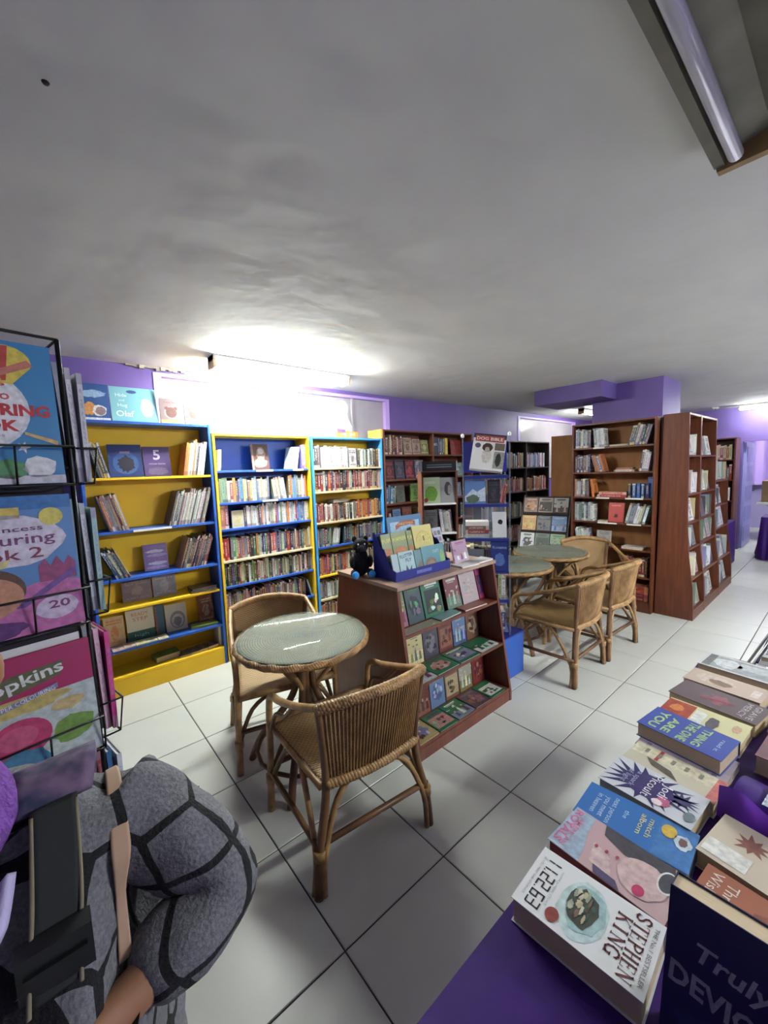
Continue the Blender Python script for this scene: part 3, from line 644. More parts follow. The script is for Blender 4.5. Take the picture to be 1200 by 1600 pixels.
fill_row(A4, .94, 1.06, z4[0], 'top shelf' + N4, [(90, 100, 130), (130, 140, 160), (60, 66, 80)], h=(.19, .21), t=(.015, .025))
fill_row(A4, 1.065, 1.13, z4[0], 'top shelf' + N4, [(220, 190, 50)], h=(.2, .22), t=(.028, .03))
face_out(A4, 1.30, z4[0], .22, .2, .02, (140, 40, 34), (170, 70, 60), 'red book standing against the back of the top brown shelf', back=.12, tilt=6)
for k in range(4): face_out(A4, .05 + .165 * k, z4[1], .15, .22, .02, [(56, 34, 44), (44, 40, 54), (60, 34, 44), (96, 90, 104)][k], [(190, 50, 60), (90, 80, 110), (196, 50, 50), (200, 196, 200)][k],
         ['dark plum', 'near-black', 'wine and black', 'grey pictorial'][k] + ' novel face-out on second brown shelf', back=.05, tilt=6)
fill_row(A4, .85, 1.2, z4[1], 'second shelf' + N4, PAL_DARK, h=(.18, .2), t=(.02, .03))
face_out(A4, 1.25, z4[1], .2, .18, .02, (60, 96, 96), (130, 160, 150), 'teal picture book face-out on the second brown shelf', back=.05, tilt=6)
fill_row(A4, .03, .2, z4[2], 'third shelf' + N4, [(60, 110, 170), (80, 130, 140), (70, 120, 110)], h=(.16, .22), t=(.02, .04), lean=('R', 3))
face_out(A4, .22, z4[2], .14, .2, .02, (90, 96, 80), (60, 60, 50), 'dull green paperback face-out on the third brown shelf', back=.05, tilt=6)
face_out(A4, .46, z4[2], .16, .21, .02, (90, 130, 50), (40, 60, 30), 'leaf-green paperback face-out on the third brown shelf', back=.05, tilt=6)
fill_row(A4, .64, .80, z4[2], 'third shelf' + N4, [(170, 190, 90), (150, 120, 160), (200, 190, 180)], h=(.19, .22), t=(.014, .024), lean=('L', 5))
fill_row(A4, .84, 1.2, z4[2], 'third shelf' + N4, PAL_MIX, h=(.18, .2), t=(.02, .03))
face_out(A4, 1.22, z4[2], .2, .19, .02, (96, 112, 140), (150, 160, 170), 'slate blue book face-out on the third brown shelf', back=.05, tilt=6)
fill_row(A4, .05, .12, z4[3], 'fourth shelf' + N4, [(214, 200, 190), (150, 60, 60)], h=(.15, .18), t=(.014, .02), lean=('L', 10))
face_out(A4, .16, z4[3], .13, .2, .02, (90, 130, 180), (60, 80, 120), 'sky blue paperback face-out on the fourth brown shelf', back=.05, tilt=6)
face_out(A4, .34, z4[3], .16, .21, .02, (110, 50, 36), (150, 80, 50), 'rust brown paperback face-out on the fourth brown shelf', back=.08, tilt=6)
fill_row(A4, .54, .72, z4[3], 'fourth shelf' + N4, [(130, 100, 50), (224, 160, 40), (150, 120, 60)], h=(.19, .22), t=(.02, .03), lean=('L', 6))
fill_row(A4, .84, 1.5, z4[3], 'fourth shelf' + N4, PAL_DARK, h=(.18, .2), t=(.02, .03), density=.6)
for k in (4, 5, 6):
    fill_row(A4, .03, .78, z4[k], ORD[k] + N4, PAL_MIX, h=(.17, .21), t=(.016, .03)); fill_row(A4, .84, 1.57, z4[k], ORD[k] + N4, PAL_DARK, h=(.17, .21), t=(.016, .03))

# --- black-brown bookcase further along the same wall
z5 = [1.588, 1.208, .813, .445, .10]
s5, A5 = bookcase('bookcase', 'black-brown triple bookcase on the far part of the wall', (4.10, YF, 0), 0, 1.96, DEP, 2.0, z5,
                  M_DARK, M_DARK, M_DARK, M_DARK, kick=M_DARK, kick_h=.08, divs=(.62, 1.23))
N5 = ' of the black-brown bookcase'
for k, z in enumerate(z5):
    for a, b in ((.03, .60), (.64, 1.21), (1.25, 1.93)):
        fill_row(A5, a, b - rnd.uniform(0, .08), z, ORD[k] + N5, [PAL_PALE + PAL_TEEN, PAL_RED + PAL_WARM, PAL_WHITE + PAL_MIX, PAL_WHITE + PAL_RED, PAL_MIX][k], h=(.19, .24), t=(.02, .036))

# --- tan backed case seen from behind
tb, _ = bookcase('bookcase', 'bookcase turned backwards showing its plain tan back board', (4.87, 1.19, 0), R(90), .46, .26, 1.985, [1.6, 1.2, .8, .4, .08], M_BACK, M_BACK, M_BACK, M_BACK)

# --- tall brown bookcase facing the tables
z6 = [1.789, 1.511, 1.229, .95, .671, .382, .115]
s6, A6 = bookcase('bookcase', 'tall brown bookcase facing the rattan tables, half-filled with novels', (4.15, 1.165, 0), R(-90), .855, .27, 2.06, z6,
                  M_BROWN, M_BACK, M_BROWN, M_BROWN, kick=M_BROWN, kick_h=.096)
N6 = ' of the tall brown bookcase'
PAL_BLU = [(70, 90, 120), (150, 170, 190), (200, 206, 206), (90, 110, 150), (180, 190, 190), (40, 50, 70)]
fill_row(A6, .03, .22, z6[0], 'top shelf' + N6, PAL_BLU, h=(.19, .22), t=(.014, .026))
fill_row(A6, .22, .36, z6[0], 'top shelf' + N6, PAL_WHITE, h=(.2, .23), t=(.02, .034), lean=('L', 5))
lay_flat(A6, .40, .03, z6[0], .2, .13, .02, (214, 200, 180), (120, 90, 80), 'cream book lying flat on the top shelf of the tall brown bookcase', rot=R(4))
fill_row(A6, .58, .825, z6[0], 'top shelf' + N6, [(40, 50, 76), (150, 120, 130), (200, 190, 190), (60, 70, 90), (90, 60, 70), (30, 50, 90)], h=(.19, .23), t=(.014, .026), lean=('R', 15))
fill_row(A6, .03, .2, z6[1], 'second shelf' + N6, [(110, 70, 100), (60, 60, 90), (190, 180, 190), (130, 50, 60), (80, 60, 110)], h=(.18, .21), t=(.014, .026))
fill_row(A6, .2, .37, z6[1], 'second shelf' + N6, [(190, 170, 180), (110, 110, 150), (160, 90, 90), (90, 80, 110), (190, 110, 70)], h=(.18, .21), t=(.014, .026), lean=('L', 16))
for k in range(2): lay_flat(A6, .65 - .02 * k, .03, z6[1] + .021 * k, .13, .2 - .04 * k, .02, [(216, 208, 196), (190, 120, 90)][k], (110, 60, 60), ['cream novel lying flat under another', 'orange-brown novel lying on a cream one'][k] + ' on the second shelf', rot=R(90 + 2 * k))
fill_row(A6, .70, .825, z6[1], 'second shelf' + N6, [(70, 90, 80), (60, 80, 110), (210, 206, 196), (226, 220, 210)], h=(.19, .23), t=(.016, .026), lean=('R', 8))
fill_row(A6, .03, .20, z6[2], 'third shelf' + N6, [(90, 90, 110), (150, 130, 140), (60, 70, 100), (210, 200, 200), (196, 140, 90)], h=(.18, .21), t=(.014, .026))
fill_row(A6, .20, .27, z6[2], 'third shelf' + N6, [(220, 120, 50)], h=(.2, .205), t=(.02, .024), lean=('L', 8))
for k in range(2): lay_flat(A6, .585, .02, z6[2] + .031 * k, .14, .3 - .02 * k, .03, [(190, 50, 50), (206, 110, 90)][k], (230, 200, 180), ['thick red volume lying flat on third shelf', 'salmon volume lying on top of the red one'][k], rot=R(90))
fill_row(A6, .60, .825, z6[2], 'third shelf' + N6, [(40, 60, 110), (50, 90, 160), (30, 40, 80), (44, 70, 150)], h=(.14, .16), t=(.026, .034), gap=.012)
face_out(A6, .775, z6[2], .05, .22, .02, (40, 84, 170), (90, 130, 200), 'tall bright blue book standing in the corner of the third shelf', back=.05, tilt=2)
fill_row(A6, .03, .25, z6[3], 'fourth shelf' + N6, PAL_WHITE, h=(.19, .22), t=(.018, .03))
fill_row(A6, .26, .30, z6[3], 'fourth shelf' + N6, [(90, 90, 120)], h=(.15, .16), t=(.014, .018), lean=('L', 18))
o = face_out(A6, .40, z6[3], .155, .215, .03, (206, 62, 54), (60, 40, 40), 'red hardback with small black emblem standing face-out', back=.04, tilt=6, hero=True)
print_text(o, 'HUNTED', .5, .85, .6, .07, (230, 180, 160)); print_shape(o, star(.5, .32, .2, .08, 7, .8, 5), (50, 34, 34), 1)
fill_row(A6, .57, .825, z6[3], 'fourth shelf' + N6, PAL_WHITE, h=(.19, .225), t=(.014, .026), lean=('R', 14))
lay_flat(A6, .30, .01, z6[3], .1, .1, .016, (224, 220, 210), (120, 110, 110), 'small white book lying flat beside the red hardback', rot=R(2))
fill_row(A6, .03, .22, z6[4], 'fifth shelf' + N6, PAL_WHITE, h=(.17, .2), t=(.012, .022), lean=('L', 8))
o = face_out(A6, .27, z6[4], .15, .17, .02, (170, 166, 160), (120, 116, 112), 'grey stone-like book with rounded picture on fifth shelf', back=.06, tilt=6)
lay_flat(A6, .55, .02, z6[4], .2, .14, .026, (226, 226, 226), (150, 150, 160), 'pile of white loose leaflets lying on the fifth shelf', rot=R(-4))
fill_row(A6, .775, .825, z6[4], 'fifth shelf' + N6, [(216, 204, 180)], h=(.2, .21), t=(.018, .02), lean=('R', 14))
fill_row(A6, .55, .82, z6[5], 'sixth shelf' + N6, [(120, 40, 40), (150, 60, 50), (90, 40, 50)], h=(.18, .21), t=(.02, .03))
for k in range(4): lay_flat(A6, .82, .02, z6[6] + .041 * k, .16, .28, .04, [(120, 30, 36), (96, 30, 50), (190, 60, 40), (150, 50, 40)][k], [(220, 120, 60), (200, 60, 60), (230, 150, 90), (220, 160, 90)][k], ['lowest maroon', 'second plum', 'third orange-red', 'topmost rust-red'][k] + ' hardback in the pile on the bottom shelf', 'red hardbacks piled on the bottom shelf', rot=R(90 + 2 * (k % 2)))
for a, b, z in ((.28, .42, z6[2]), (.58, .75, z6[2]), (.30, .50, z6[3]), (.60, .74, z6[3]), (.24, .36, z6[0])): strip(s6, a, b, z)

# --- aisle side: sloping bookcases with brown end panel
PROF = [(.30, 0), (-.035, 0), (-.033, .12), (-.023, .33), (.019, .65), (.04, .97), (.051, 1.59), (.058, 2.075), (.27, 2.075)]
def front_y(z):
    p = PROF[1:8]
    for (y0, za), (y1, zb) in zip(p[:-1], p[1:]):
        if za <= z <= zb: return y0 + (y1 - y0) * (z - za) / (zb - za)
    return p[-1][0]
z7 = [1.66, 1.27, .98, .72, .42, .10]
def aisle_case(label, x0, x1, Hh, zz, side):
    t = thing('bookcase', label, 'bookcase', (x0, 0, 0), 0, None); L = x1 - x0
    pr_ = [p for p in PROF if p[1] < Hh - .01] ; pr_ = pr_[:1] + pr_[1:] + [(front_y(Hh - .001), Hh), (.28, Hh)] if Hh < 2.07 else PROF
    for a, b in ((0, .022), (L - .022, L)): MB().prism(pr_, 'x', a, b).build('end_panel', side, t)
    MB().box(.022, L - .022, .285, .295, 0, Hh - .02).build('back_panel', M_BROWN2, t)
    MB().box(.022, L - .022, front_y(Hh) + .002, .284, Hh - .022, Hh - .002).build('top_board', M_BROWN, t)
    for z in zz: MB().box(.022, L - .022, front_y(z) + .002, .284, z - .018, z).build('shelf', M_BROWN, t)
    MB().box(.022, L - .022, -.033, -.018, 0, .081).build('plinth', M_BROWN2, t)
    return t
aisle_case('brown sloping aisle bookcase with wide plain end panel', 4.22, 4.69, 2.075, z7, M_BROWN)
aisle_case('brown sloping aisle bookcase between the end unit and the low one', 4.692, 5.39, 2.075, z7, M_BROWN)
aisle_case('low brown sloping bookcase nearest the purple draped box', 5.392, 6.10, 1.36, [1.06, .78, .42, .10], M_BROWN)
for u_, (xa, xb, zz, nm) in enumerate(((4.25, 4.66, z7, 'end aisle bookcase'), (4.72, 5.36, z7, 'middle aisle bookcase'), (5.42, 6.07, [1.36, 1.06, .78, .42, .10], 'low aisle bookcase'))):
    for k, z in enumerate(zz):
        x = xa + .01; n_ = 0
        while x < xb - .12:
            w_ = rnd.uniform(.13, .17); h_ = min(rnd.uniform(.2, .24), 0.235)
            if x + w_ > xb: break
            c = jit(rnd.choice([(206, 202, 190), (190, 194, 196), (222, 220, 214), (170, 160, 140), (120, 140, 150), (90, 90, 96), (200, 184, 150)]))
            fy = max(front_y(z), -.03)
            face_out(TM((0, fy, 0)), x, z, w_, h_, rnd.uniform(.014, .03), c, rnd.choice([(40, 40, 50), (120, 50, 50), (60, 90, 110), (110, 100, 90)]),
                     '%s book face-out on the %s of the %s' % (cname(c), ORD[k], nm), 'books on the ' + nm, back=.02 + rnd.uniform(0, .02), tilt=10)
            if rnd.random() < .55:
                fill_row(TM((0, fy, 0)), x + w_ + .005, min(x + w_ + .06, xb), z, ORD[k] + ' of the ' + nm, PAL_WHITE + [(200, 180, 140)], h=(.19, .24), t=(.014, .028), w=.14, front=.02)
                x += w_ + .065
            else: x += w_ + .012

# --- far brown bookcase, draped box, door and things beyond
s8, A8 = bookcase('bookcase', 'narrow brown bookcase at the far end beside the lilac door', (7.7, .95, 0), R(-90), .72, .36, 1.94, [1.6, 1.28, .95, .6, .3, .08], M_BROWN, M_BROWN2, M_BROWN, M_BROWN)
for k, z in enumerate([1.6, 1.28, .95]): fill_row(A8, .3, .69, z, ORD[k] + ' of the far narrow bookcase', [[(190, 160, 140), (120, 60, 60), (210, 200, 196)], [(150, 40, 40), (60, 120, 90), (70, 130, 110), (180, 50, 50)], PAL_WHITE][k], h=(.19, .24), t=(.025, .04))
def draped(name, label, cat, x0, x1, y0, y1, h, folds=26, amp=.012, flare=.02, seed=1, lip=True):
    """cloth over a box: top plus rippled skirt"""
    t = thing(name, label, cat, ((x0 + x1) / 2, (y0 + y1) / 2, 0)); w, d = (x1 - x0) / 2, (y1 - y0) / 2
    r = random.Random(seed); ph = r.random() * 6
    def per(s):
        P = 4 * (w + d); q = (s % 1) * P
        if q < 2 * w: return Vector((-w + q, -d, 0)), Vector((0, -1, 0))
        q -= 2 * w
        if q < 2 * d: return Vector((w, -d + q, 0)), Vector((1, 0, 0))
        q -= 2 * d
        if q < 2 * w: return Vector((w - q, d, 0)), Vector((0, 1, 0))
        q -= 2 * w; return Vector((-w, d - q, 0)), Vector((-1, 0, 0))
    def fn(a, b):
        p, n = per(a); k = b
        amp_ = amp * k * (1 + .6 * math.sin(9.7 * a + ph))
        off = .003 + flare * k + amp_ * (1 + math.sin(2 * math.pi * folds * a + 2.0 * math.sin(11 * a + ph)))
        return p + n * off + Vector((0, 0, h - (h - .015) * b))
    m = MB(); m.grid(fn, 220, 10, closed_u=True); m.build('skirt', M_PURP, t)
    MB().box(-w - .003, w + .003, -d - .003, d + .003, h - .002, h + .001).build('cloth_top', M_PURP, t)
    MB().box(-w + .01, w - .01, -d + .01, d - .01, h - .03, h - .003).build('table_board', M_BROWN2, t)
    for sx in (-1, 1):
        for sy in (-1, 1): MB().box(sx * (w - .05) - .02, sx * (w - .05) + .02, sy * (d - .05) - .02, sy * (d - .05) + .02, 0, h - .031).build('leg', M_BROWN2, t)
    return t
draped('draped_stand', 'square stand under a smooth purple cloth beside the low bookcase', 'stand', 6.85, 7.55, .17, .62, .66, folds=10, amp=.002, flare=.012, seed=3)
MB().lathe([(.10, .661), (.13, .662), (.14, .70), (.13, .705), (.12, .67)], 24, c=(7.1, .40)).build('silver_tray', mat('dull_steel', (170, 166, 170), .35, metal=.7), None)
tag(bpy.data.objects['silver_tray'], 'dull silver dish on the purple draped stand', 'dish')
draped('draped_table', 'small table with gathered purple skirt near the doorway', 'table', 7.95, 8.45, -.52, -.08, .68, folds=22, amp=.03, flare=.03, seed=5)
dr = thing('door_1', 'lilac panelled door standing open into the next room', None, (XF + .13, .265, 0)); dr['kind'] = 'structure'
M_DOOR = mat('lilac_door_paint', (150, 150, 206), .4)
dlf = MB().box(0, .80, 0, .04, 0.01, 1.89).build('door_leaf', M_DOOR, dr)
for z0 in (.12, .48, .84, 1.2, 1.54): MB().box(.08, .72, -.008, -.0005, z0, z0 + .27).build('door_panel', mat('lilac_door_panel', (134, 130, 196), .4), dlf)
MB().tube([(.74, -.001, 1.0), (.74, -.04, 1.0), (.66, -.04, 1.0)], .008, 8).build('door_handle', mat('door_metal', (120, 120, 120), .3, metal=.8), dlf)
ft_ = thing('folding_table', 'white folding table with brown cartons in the room beyond', 'table', (10.6, -.35, 0))
MB().box(-.5, .5, -.6, .6, .70, .73).build('tabletop', M_WHITE, ft_)
for sx in (-.4, .4): MB().tube([(sx, -.5, 0), (sx, .5, .70)], .015, 8).build('leg', M_WHITE, ft_); MB().tube([(sx, .5, 0), (sx, -.5, .70)], .015, 8).build('leg', M_WHITE, ft_)
def carton(x0, x1, y0, y1, z0, z1, label):
    t = thing('carton', label, 'box', (0, 0, 0), group=None); cm = mat('carton_board', (150, 120, 84), .7, var=.08)
    MB().box(x0, x1, y0, y1, z0, z1).build('body', cm, t); MB().box((x0 + x1) / 2 - .02, (x0 + x1) / 2 + .02, y0 - .001, y1 + .001, z1, z1 + .001).build('tape', mat('tape', (176, 150, 104), .3), t)
    for s_ in (-1, 1):
        xx = x0 if s_ < 0 else x1
        MB().box(xx - .004 if s_ < 0 else xx, xx if s_ < 0 else xx + .004, y0, y1, z1 - .12, z1 - .0).build('flap', cm, t)
carton(10.3, 10.9, -.2, .2, .7305, 1.15, 'brown carton standing on the white folding table'); carton(10.3, 10.9, -.85, -.3, .7305, 1.0, 'low brown carton beside the taller one on the folding table')
cu = thing('curtain', 'sheer lilac curtain hanging in the bright room beyond the door', 'curtain', (11.85, 0, 0))
MB().grid(lambda a, b: Vector((.03 * math.sin(a * 60), -1.6 + 2.6 * a, 1.0 + 1.4 * b)), 120, 4).build('curtain_cloth', mat('sheer_lilac', (190, 160, 235), .7), cu)
MB().tube([(0, -1.7, 2.41), (0, 1.1, 2.41)], .012, 8).build('rail', M_WHITE, cu)
sd = thing('ceiling_detector', 'round white detector on the ceiling near the far wall', 'detector', (8.3, .62, H)); MB().lathe([(.045, -.001), (.045, -.02), (.03, -.035), (.001, -.035)], 20).build('housing', M_WHITE, sd); MB().lathe([(.012, -.0355), (.01, -.045), (.001, -.046)], 12).build('sensor', M_BLACKM, sd)

# ================================================================== CENTRE DISPLAY UNIT
DX0, DX1, DH = .80, 1.715, .965
du = thing('display_unit', 'low brown double-sided sloping display unit full of picture books', 'display unit', (DX0, .44, 0)); DL = DX1 - DX0
dpro = [(0, 0), (.83, 0), (.83, .06), (.70, DH - .022), (.135, DH - .022), (0, .06)]
M_BR3 = wood('chestnut_board', (92, 46, 34), (110, 58, 42), .35, (14, 14, 1.5))
for a in (0, DL - .02): MB().prism(dpro, 'x', a, a + .02).build('end_panel', M_BR3, du)
dtop = MB().box(-.005, DL + .005, .125, .705, DH - .021, DH).build('top_board', mat('worn_brown_top', (150, 124, 108), .3, var=.12, vscale=5), du)
def dfy(z): return .135 * max(0, (z - .06)) / (DH - .082)
zd = [.69, .40, .09]
for z in zd:
    MB().box(.02, DL - .02, dfy(z) + .002, .83 - dfy(z) - .002, z - .018, z).build('shelf', M_BR3, du)
MB().box(.02, DL - .02, .41, .425, .02, DH - .022).build('middle_board', M_BR3, du)
MB().box(.02, DL - .02, .004, .018, 0, .071).build('plinth', M_BR3, du)
DM = TM((DX0, .44, 0))
GREEN = (24, 104, 66)
def picture(o, seed, cols):
    """printed cover art: a framed scene, a landscape with figures, or a cluster"""
    r = random.Random(seed); lay = seed % 3; n = len(cols)
    if lay == 0:
        u0, v0 = r.uniform(.06, .16), r.uniform(.1, .2); print_shape(o, rect(u0, v0, .94, .74), cols[0], 1)
        for k in range(9): print_shape(o, blob(u0 + .08 + (.78 - u0) * r.random(), v0 + .06 + .45 * r.random(), .05 + .11 * r.random(), .04 + .09 * r.random(), seed * 9 + k, j=.45), jit(cols[1 + k % (n - 1)], 34), 2 + k)
    elif lay == 1:
        print_shape(o, [(0, 0), (1, 0), (1, .3 + .15 * r.random()), (.7, .42), (.4, .30 + .1 * r.random()), (0, .4)], cols[0], 1)
        for k in range(3):
            u = .22 + .27 * k + .06 * r.random(); hh = .2 + .2 * r.random(); c = jit(cols[1 + k % (n - 1)], 30)
            print_shape(o, [(u - .09, .12), (u + .09, .12), (u + .05, .12 + hh), (u - .05, .12 + hh)], c, 2 + k); print_shape(o, ell(u, .15 + hh, .055, .05, 12), jit((190, 150, 120), 20), 6 + k)
        for k in range(4): print_shape(o, blob(r.random(), .5 + .25 * r.random(), .06 + .05 * r.random(), .03, seed + k), jit(cols[-1], 30), 3)
    else:
        print_shape(o, blob(.5, .45, .42, .34, seed, j=.35), cols[0], 1)
        for k in range(8): print_shape(o, blob(.22 + .56 * r.random(), .2 + .48 * r.random(), .05 + .1 * r.random(), .04 + .09 * r.random(), seed * 9 + k, j=.4), jit(cols[1 + k % (n - 1)], 34), 2 + k)
    print_shape(o, rect(.12 + .1 * r.random(), .85, .80 + .1 * r.random(), .92), cols[-1], 2, 'title_panel'); print_shape(o, rect(.25, .80, .7, .825), cols[-1], 2, 'title_panel')
# top level, standing
zz = zd[0]; back = lambda z: dfy(z)
specs = [(.03, .11, .235, (104, 130, 70), [(150, 90, 110), (120, 60, 100), (190, 170, 120)], 'olive picture book with pink round picture'), (.15, .13, .22, (44, 70, 70), [(30, 44, 60), (90, 120, 110), (60, 100, 60)], 'dark green storybook'),
         (.29, .17, .225, GREEN, [(20, 40, 40), (90, 100, 60), (200, 210, 190)], 'bright green picture book with dark figures'), (.50, .14, .21, (120, 60, 64), [(90, 120, 100), (130, 150, 120), (170, 180, 160)], 'maroon picture book with pale trees'),
         (.655, .17, .23, (176, 160, 160), [(176, 160, 160), (170, 154, 156)], 'plain grey-pink album'), (.835, .055, .22, (176, 40, 90), [(60, 40, 80), (100, 60, 120)], 'magenta and dark book')]
for k, (x, w_, h_, c, cs, lb) in enumerate(specs):
    o = face_out(DM, x, zz, w_, h_, .012, c, cs[0], lb + ' standing on the unit\'s upper level', 'books on the upper level of the display unit', back=dfy(zz) + .10, tilt=14, hero=True); picture(o, k + 40, cs)
lay_flat(DM, .33, dfy(zz) + .008, zz, .20, .08, .008, (110, 150, 150), (190, 200, 190), 'pale blue booklet lying flat on the upper level', None, rot=R(4), hero=True, white=True)
lay_flat(DM, .56, dfy(zz) + .012, zz, .22, .08, .01, (150, 90, 80), (190, 170, 150), 'salmon booklet lying flat on the upper level', None, rot=R(-3), hero=True, white=True)
sl = MB().box(.03, .42, dfy(zz) + .008, dfy(zz) + .085, zz + .0006, zz + .0016).build('plastic_film', mat('glossy_film', (170, 166, 150), .08, alpha=.55, spec=.8), du)
# middle and lower levels: standing behind, lying in front
mid = [((120, 80, 60), [(170, 150, 110), (90, 60, 50)]), ((150, 150, 130), [(120, 110, 60), (190, 190, 180)]), ((130, 44, 40), [(90, 30, 40), (160, 90, 60)]), ((190, 180, 120), [(214, 200, 140), (120, 110, 90)]), ((70, 66, 80), [(120, 110, 120), (50, 50, 60)]), ((110, 50, 40), [(140, 90, 70), (90, 40, 30)]), ((90, 120, 160), [(60, 90, 130), (150, 170, 190)])]
for lv, z in ((1, zd[1]), (2, zd[2])):
    nm = ['', 'middle', 'lowest'][lv]
    x = .03
    for k in range(6):
        c, cs = mid[(k + 2 * lv) % len(mid)]; w_ = .135
        o = face_out(DM, x, z, w_, .205, .01, c, cs[0], '%s picture book with %s scene at the back of the %s level' % (cname(c), cname(cs[0]), nm), 'picture books at the back of the %s level' % nm, back=dfy(z) + .19, tilt=6, hero=True); picture(o, k + 60 * lv, cs); x += w_ + .008
    x = .025
    for k in range(4 + lv // 2):
        w_ = .20 if lv == 1 else .158
        c, cs = [(GREEN, [(176, 176, 190), (110, 70, 90), (190, 180, 150)]), ((26, 110, 70), [(190, 120, 110), (150, 160, 140), (90, 60, 70)]), (GREEN, [(120, 120, 150), (60, 60, 80), (210, 200, 190)]), ((24, 100, 62), [(200, 196, 190), (70, 60, 70), (40, 110, 70)]),
                 ((170, 150, 90), [(110, 110, 150), (90, 60, 60), (214, 206, 190)]), ((84, 60, 70), [(150, 90, 60), (60, 50, 80), (120, 100, 120)])][[0, 1, 2, 3, 3][k] if lv == 1 else [4, 1, 2, 5, 3][k]]
        o = lay_flat(DM, x, dfy(z) + .004, z, w_, .165, .007, c, cs[0], '%s booklet with %s and %s picture lying on the %s level' % (cname(c), cname(cs[0]), cname(cs[1]), nm), 'booklets lying on the %s level of the display unit' % nm, rot=R(rnd.uniform(-1, 1)), hero=True, white=True)
        picture(o, 100 * lv + k, cs); x += w_ + .0095
# ---- navy card counter display on the unit, with flap books
CB = thing('counter_display', 'navy card counter display holding two tiers of picture books', 'counter display', (.868, .655, DH + .0005)); CL = .475
M_NV = mat('navy_print_card', (36, 44, 124), .45)
sp = [(0, 0), (.20, 0), (.20, .265), (.185, .275), (.135, .19), (.10, .18), (.04, .07), (0, .06)]
for a in (0, CL - .004): MB().prism(sp, 'x', a, a + .004).build('side_card', M_NV, CB)
MB().box(.004, CL - .004, 0, .004, 0, .055).build('front_lip', M_NV, CB)
MB().box(.004, CL - .004, .004, .196, 0, .003).build('base_card', M_NV, CB)
MB().box(.004, CL - .004, .196, .200, 0, .26).build('back_card', M_NV, CB)
MB().box(.004, CL - .004, .085, .089, .003, .10).build('tier_card', M_NV, CB)
MB().box(.004, CL - .004, .0895, .195, .095, .098).build('tier_card', M_NV, CB)
MB().box(.17, .30, -.0008, -.0001, .018, .038).build('printed_logo', flat((110, 116, 190)), CB)
CM = TM((.868, .655, DH + .0005))
o = face_out(CM, .006, .0032, .05, .15, .01, (150, 176, 180), (190, 70, 70), 'pale blue flap book at the left end of the lower tier', back=.012, tilt=14, hero=True); print_shape(o, rect(0, 0, 1, .2), (190, 110, 110))
o = face_out(CM, .062, .0032, .125, .155, .01, (150, 190, 196), (60, 70, 80), 'pale grey-blue picture book with dark slanted title and leafy plant', back=.012, tilt=14, hero=True)
print_text(o, 'FLUTTER', .5, .84, .84, .13, (50, 58, 70), bold=.02, ang=.08); print_text(o, 'FLY', .62, .66, .4, .13, (50, 58, 70), bold=.02); print_shape(o, [(.5, .02), (.3, .1), (.1, .34), (.34, .24), (.42, .5), (.55, .24), (.78, .46), (.72, .2), (.95, .16), (.7, .05)], (60, 70, 80))
o = face_out(CM, .192, .0032, .06, .15, .01, (70, 124, 134), (120, 90, 80), 'teal flap book with half-hidden brown animal', back=.012, tilt=14, hero=True); print_shape(o, blob(.7, .3, .5, .26, 4), (110, 96, 92))
o = face_out(CM, .256, .0032, .205, .16, .01, (64, 136, 150), (150, 120, 90), 'teal picture book with a big brown furry animal', back=.012, tilt=14, hero=True)
print_text(o, 'DAFT', .62, .74, .26, .12, (150, 200, 204), bold=.02); print_shape(o, blob(.34, .28, .28, .27, 5, j=.12), (120, 96, 78)); print_shape(o, ell(.34, .24, .19, .19), (150, 120, 96), 2); print_shape(o, blob(.36, .18, .1, .07, 6), (236, 230, 224), 3)
print_shape(o, blob(.86, .4, .12, .42, 7), (120, 168, 90), 1)
for k, (x, w_) in enumerate(((.008, .075), (.088, .125), (.218, .045))):
    o = face_out(CM, x, .0985, w_, .165, .01, (112, 130, 60), (200, 120, 60), ['narrow', 'wide', 'slimmest'][k] + ' green book with yellow title and orange pumpkin on upper tier', 'pumpkin picture books on the upper tier', back=.10, tilt=14, hero=True)
    print_text(o, 'PUMPKIN' if k == 1 else 'PUM', .5, .74, .86, .16, (206, 200, 90), bold=.03, ang=.08); print_shape(o, blob(.5, .28, .42, .2, 8, j=.12), (204, 122, 66))
o = face_out(CM, .272, .0985, .175, .185, .012, (206, 190, 90), (150, 110, 60), 'yellow picture book with fine arched drawing on upper tier', back=.10, tilt=14, hero=True)
print_shape(o, ell(.5, .38, .4, .42, 28, 0, math.pi), (186, 160, 80)); print_shape(o, ell(.5, .38, .37, .39, 28, 0, math.pi), (206, 190, 90), 2); print_shape(o, rect(.48, .45, .54, .62), (120, 90, 60), 3)
o = face_out(CM, .10, .0985, .30, .255, .012, (40, 110, 160), (90, 150, 190), 'tall sky-blue picture book with red arched title at the back', back=.150, tilt=8, hero=True)
print_shape(o, rect(.08, .0, .92, .86), (150, 190, 216)); print_shape(o, [(.22, .66), (.36, .74), (.64, .76), (.8, .72), (.8, .84), (.62, .88), (.36, .86), (.22, .78)], (170, 74, 50), 2); print_text(o, 'CHRISTMAS', .5, .80, .48, .06, (230, 200, 120), 3)
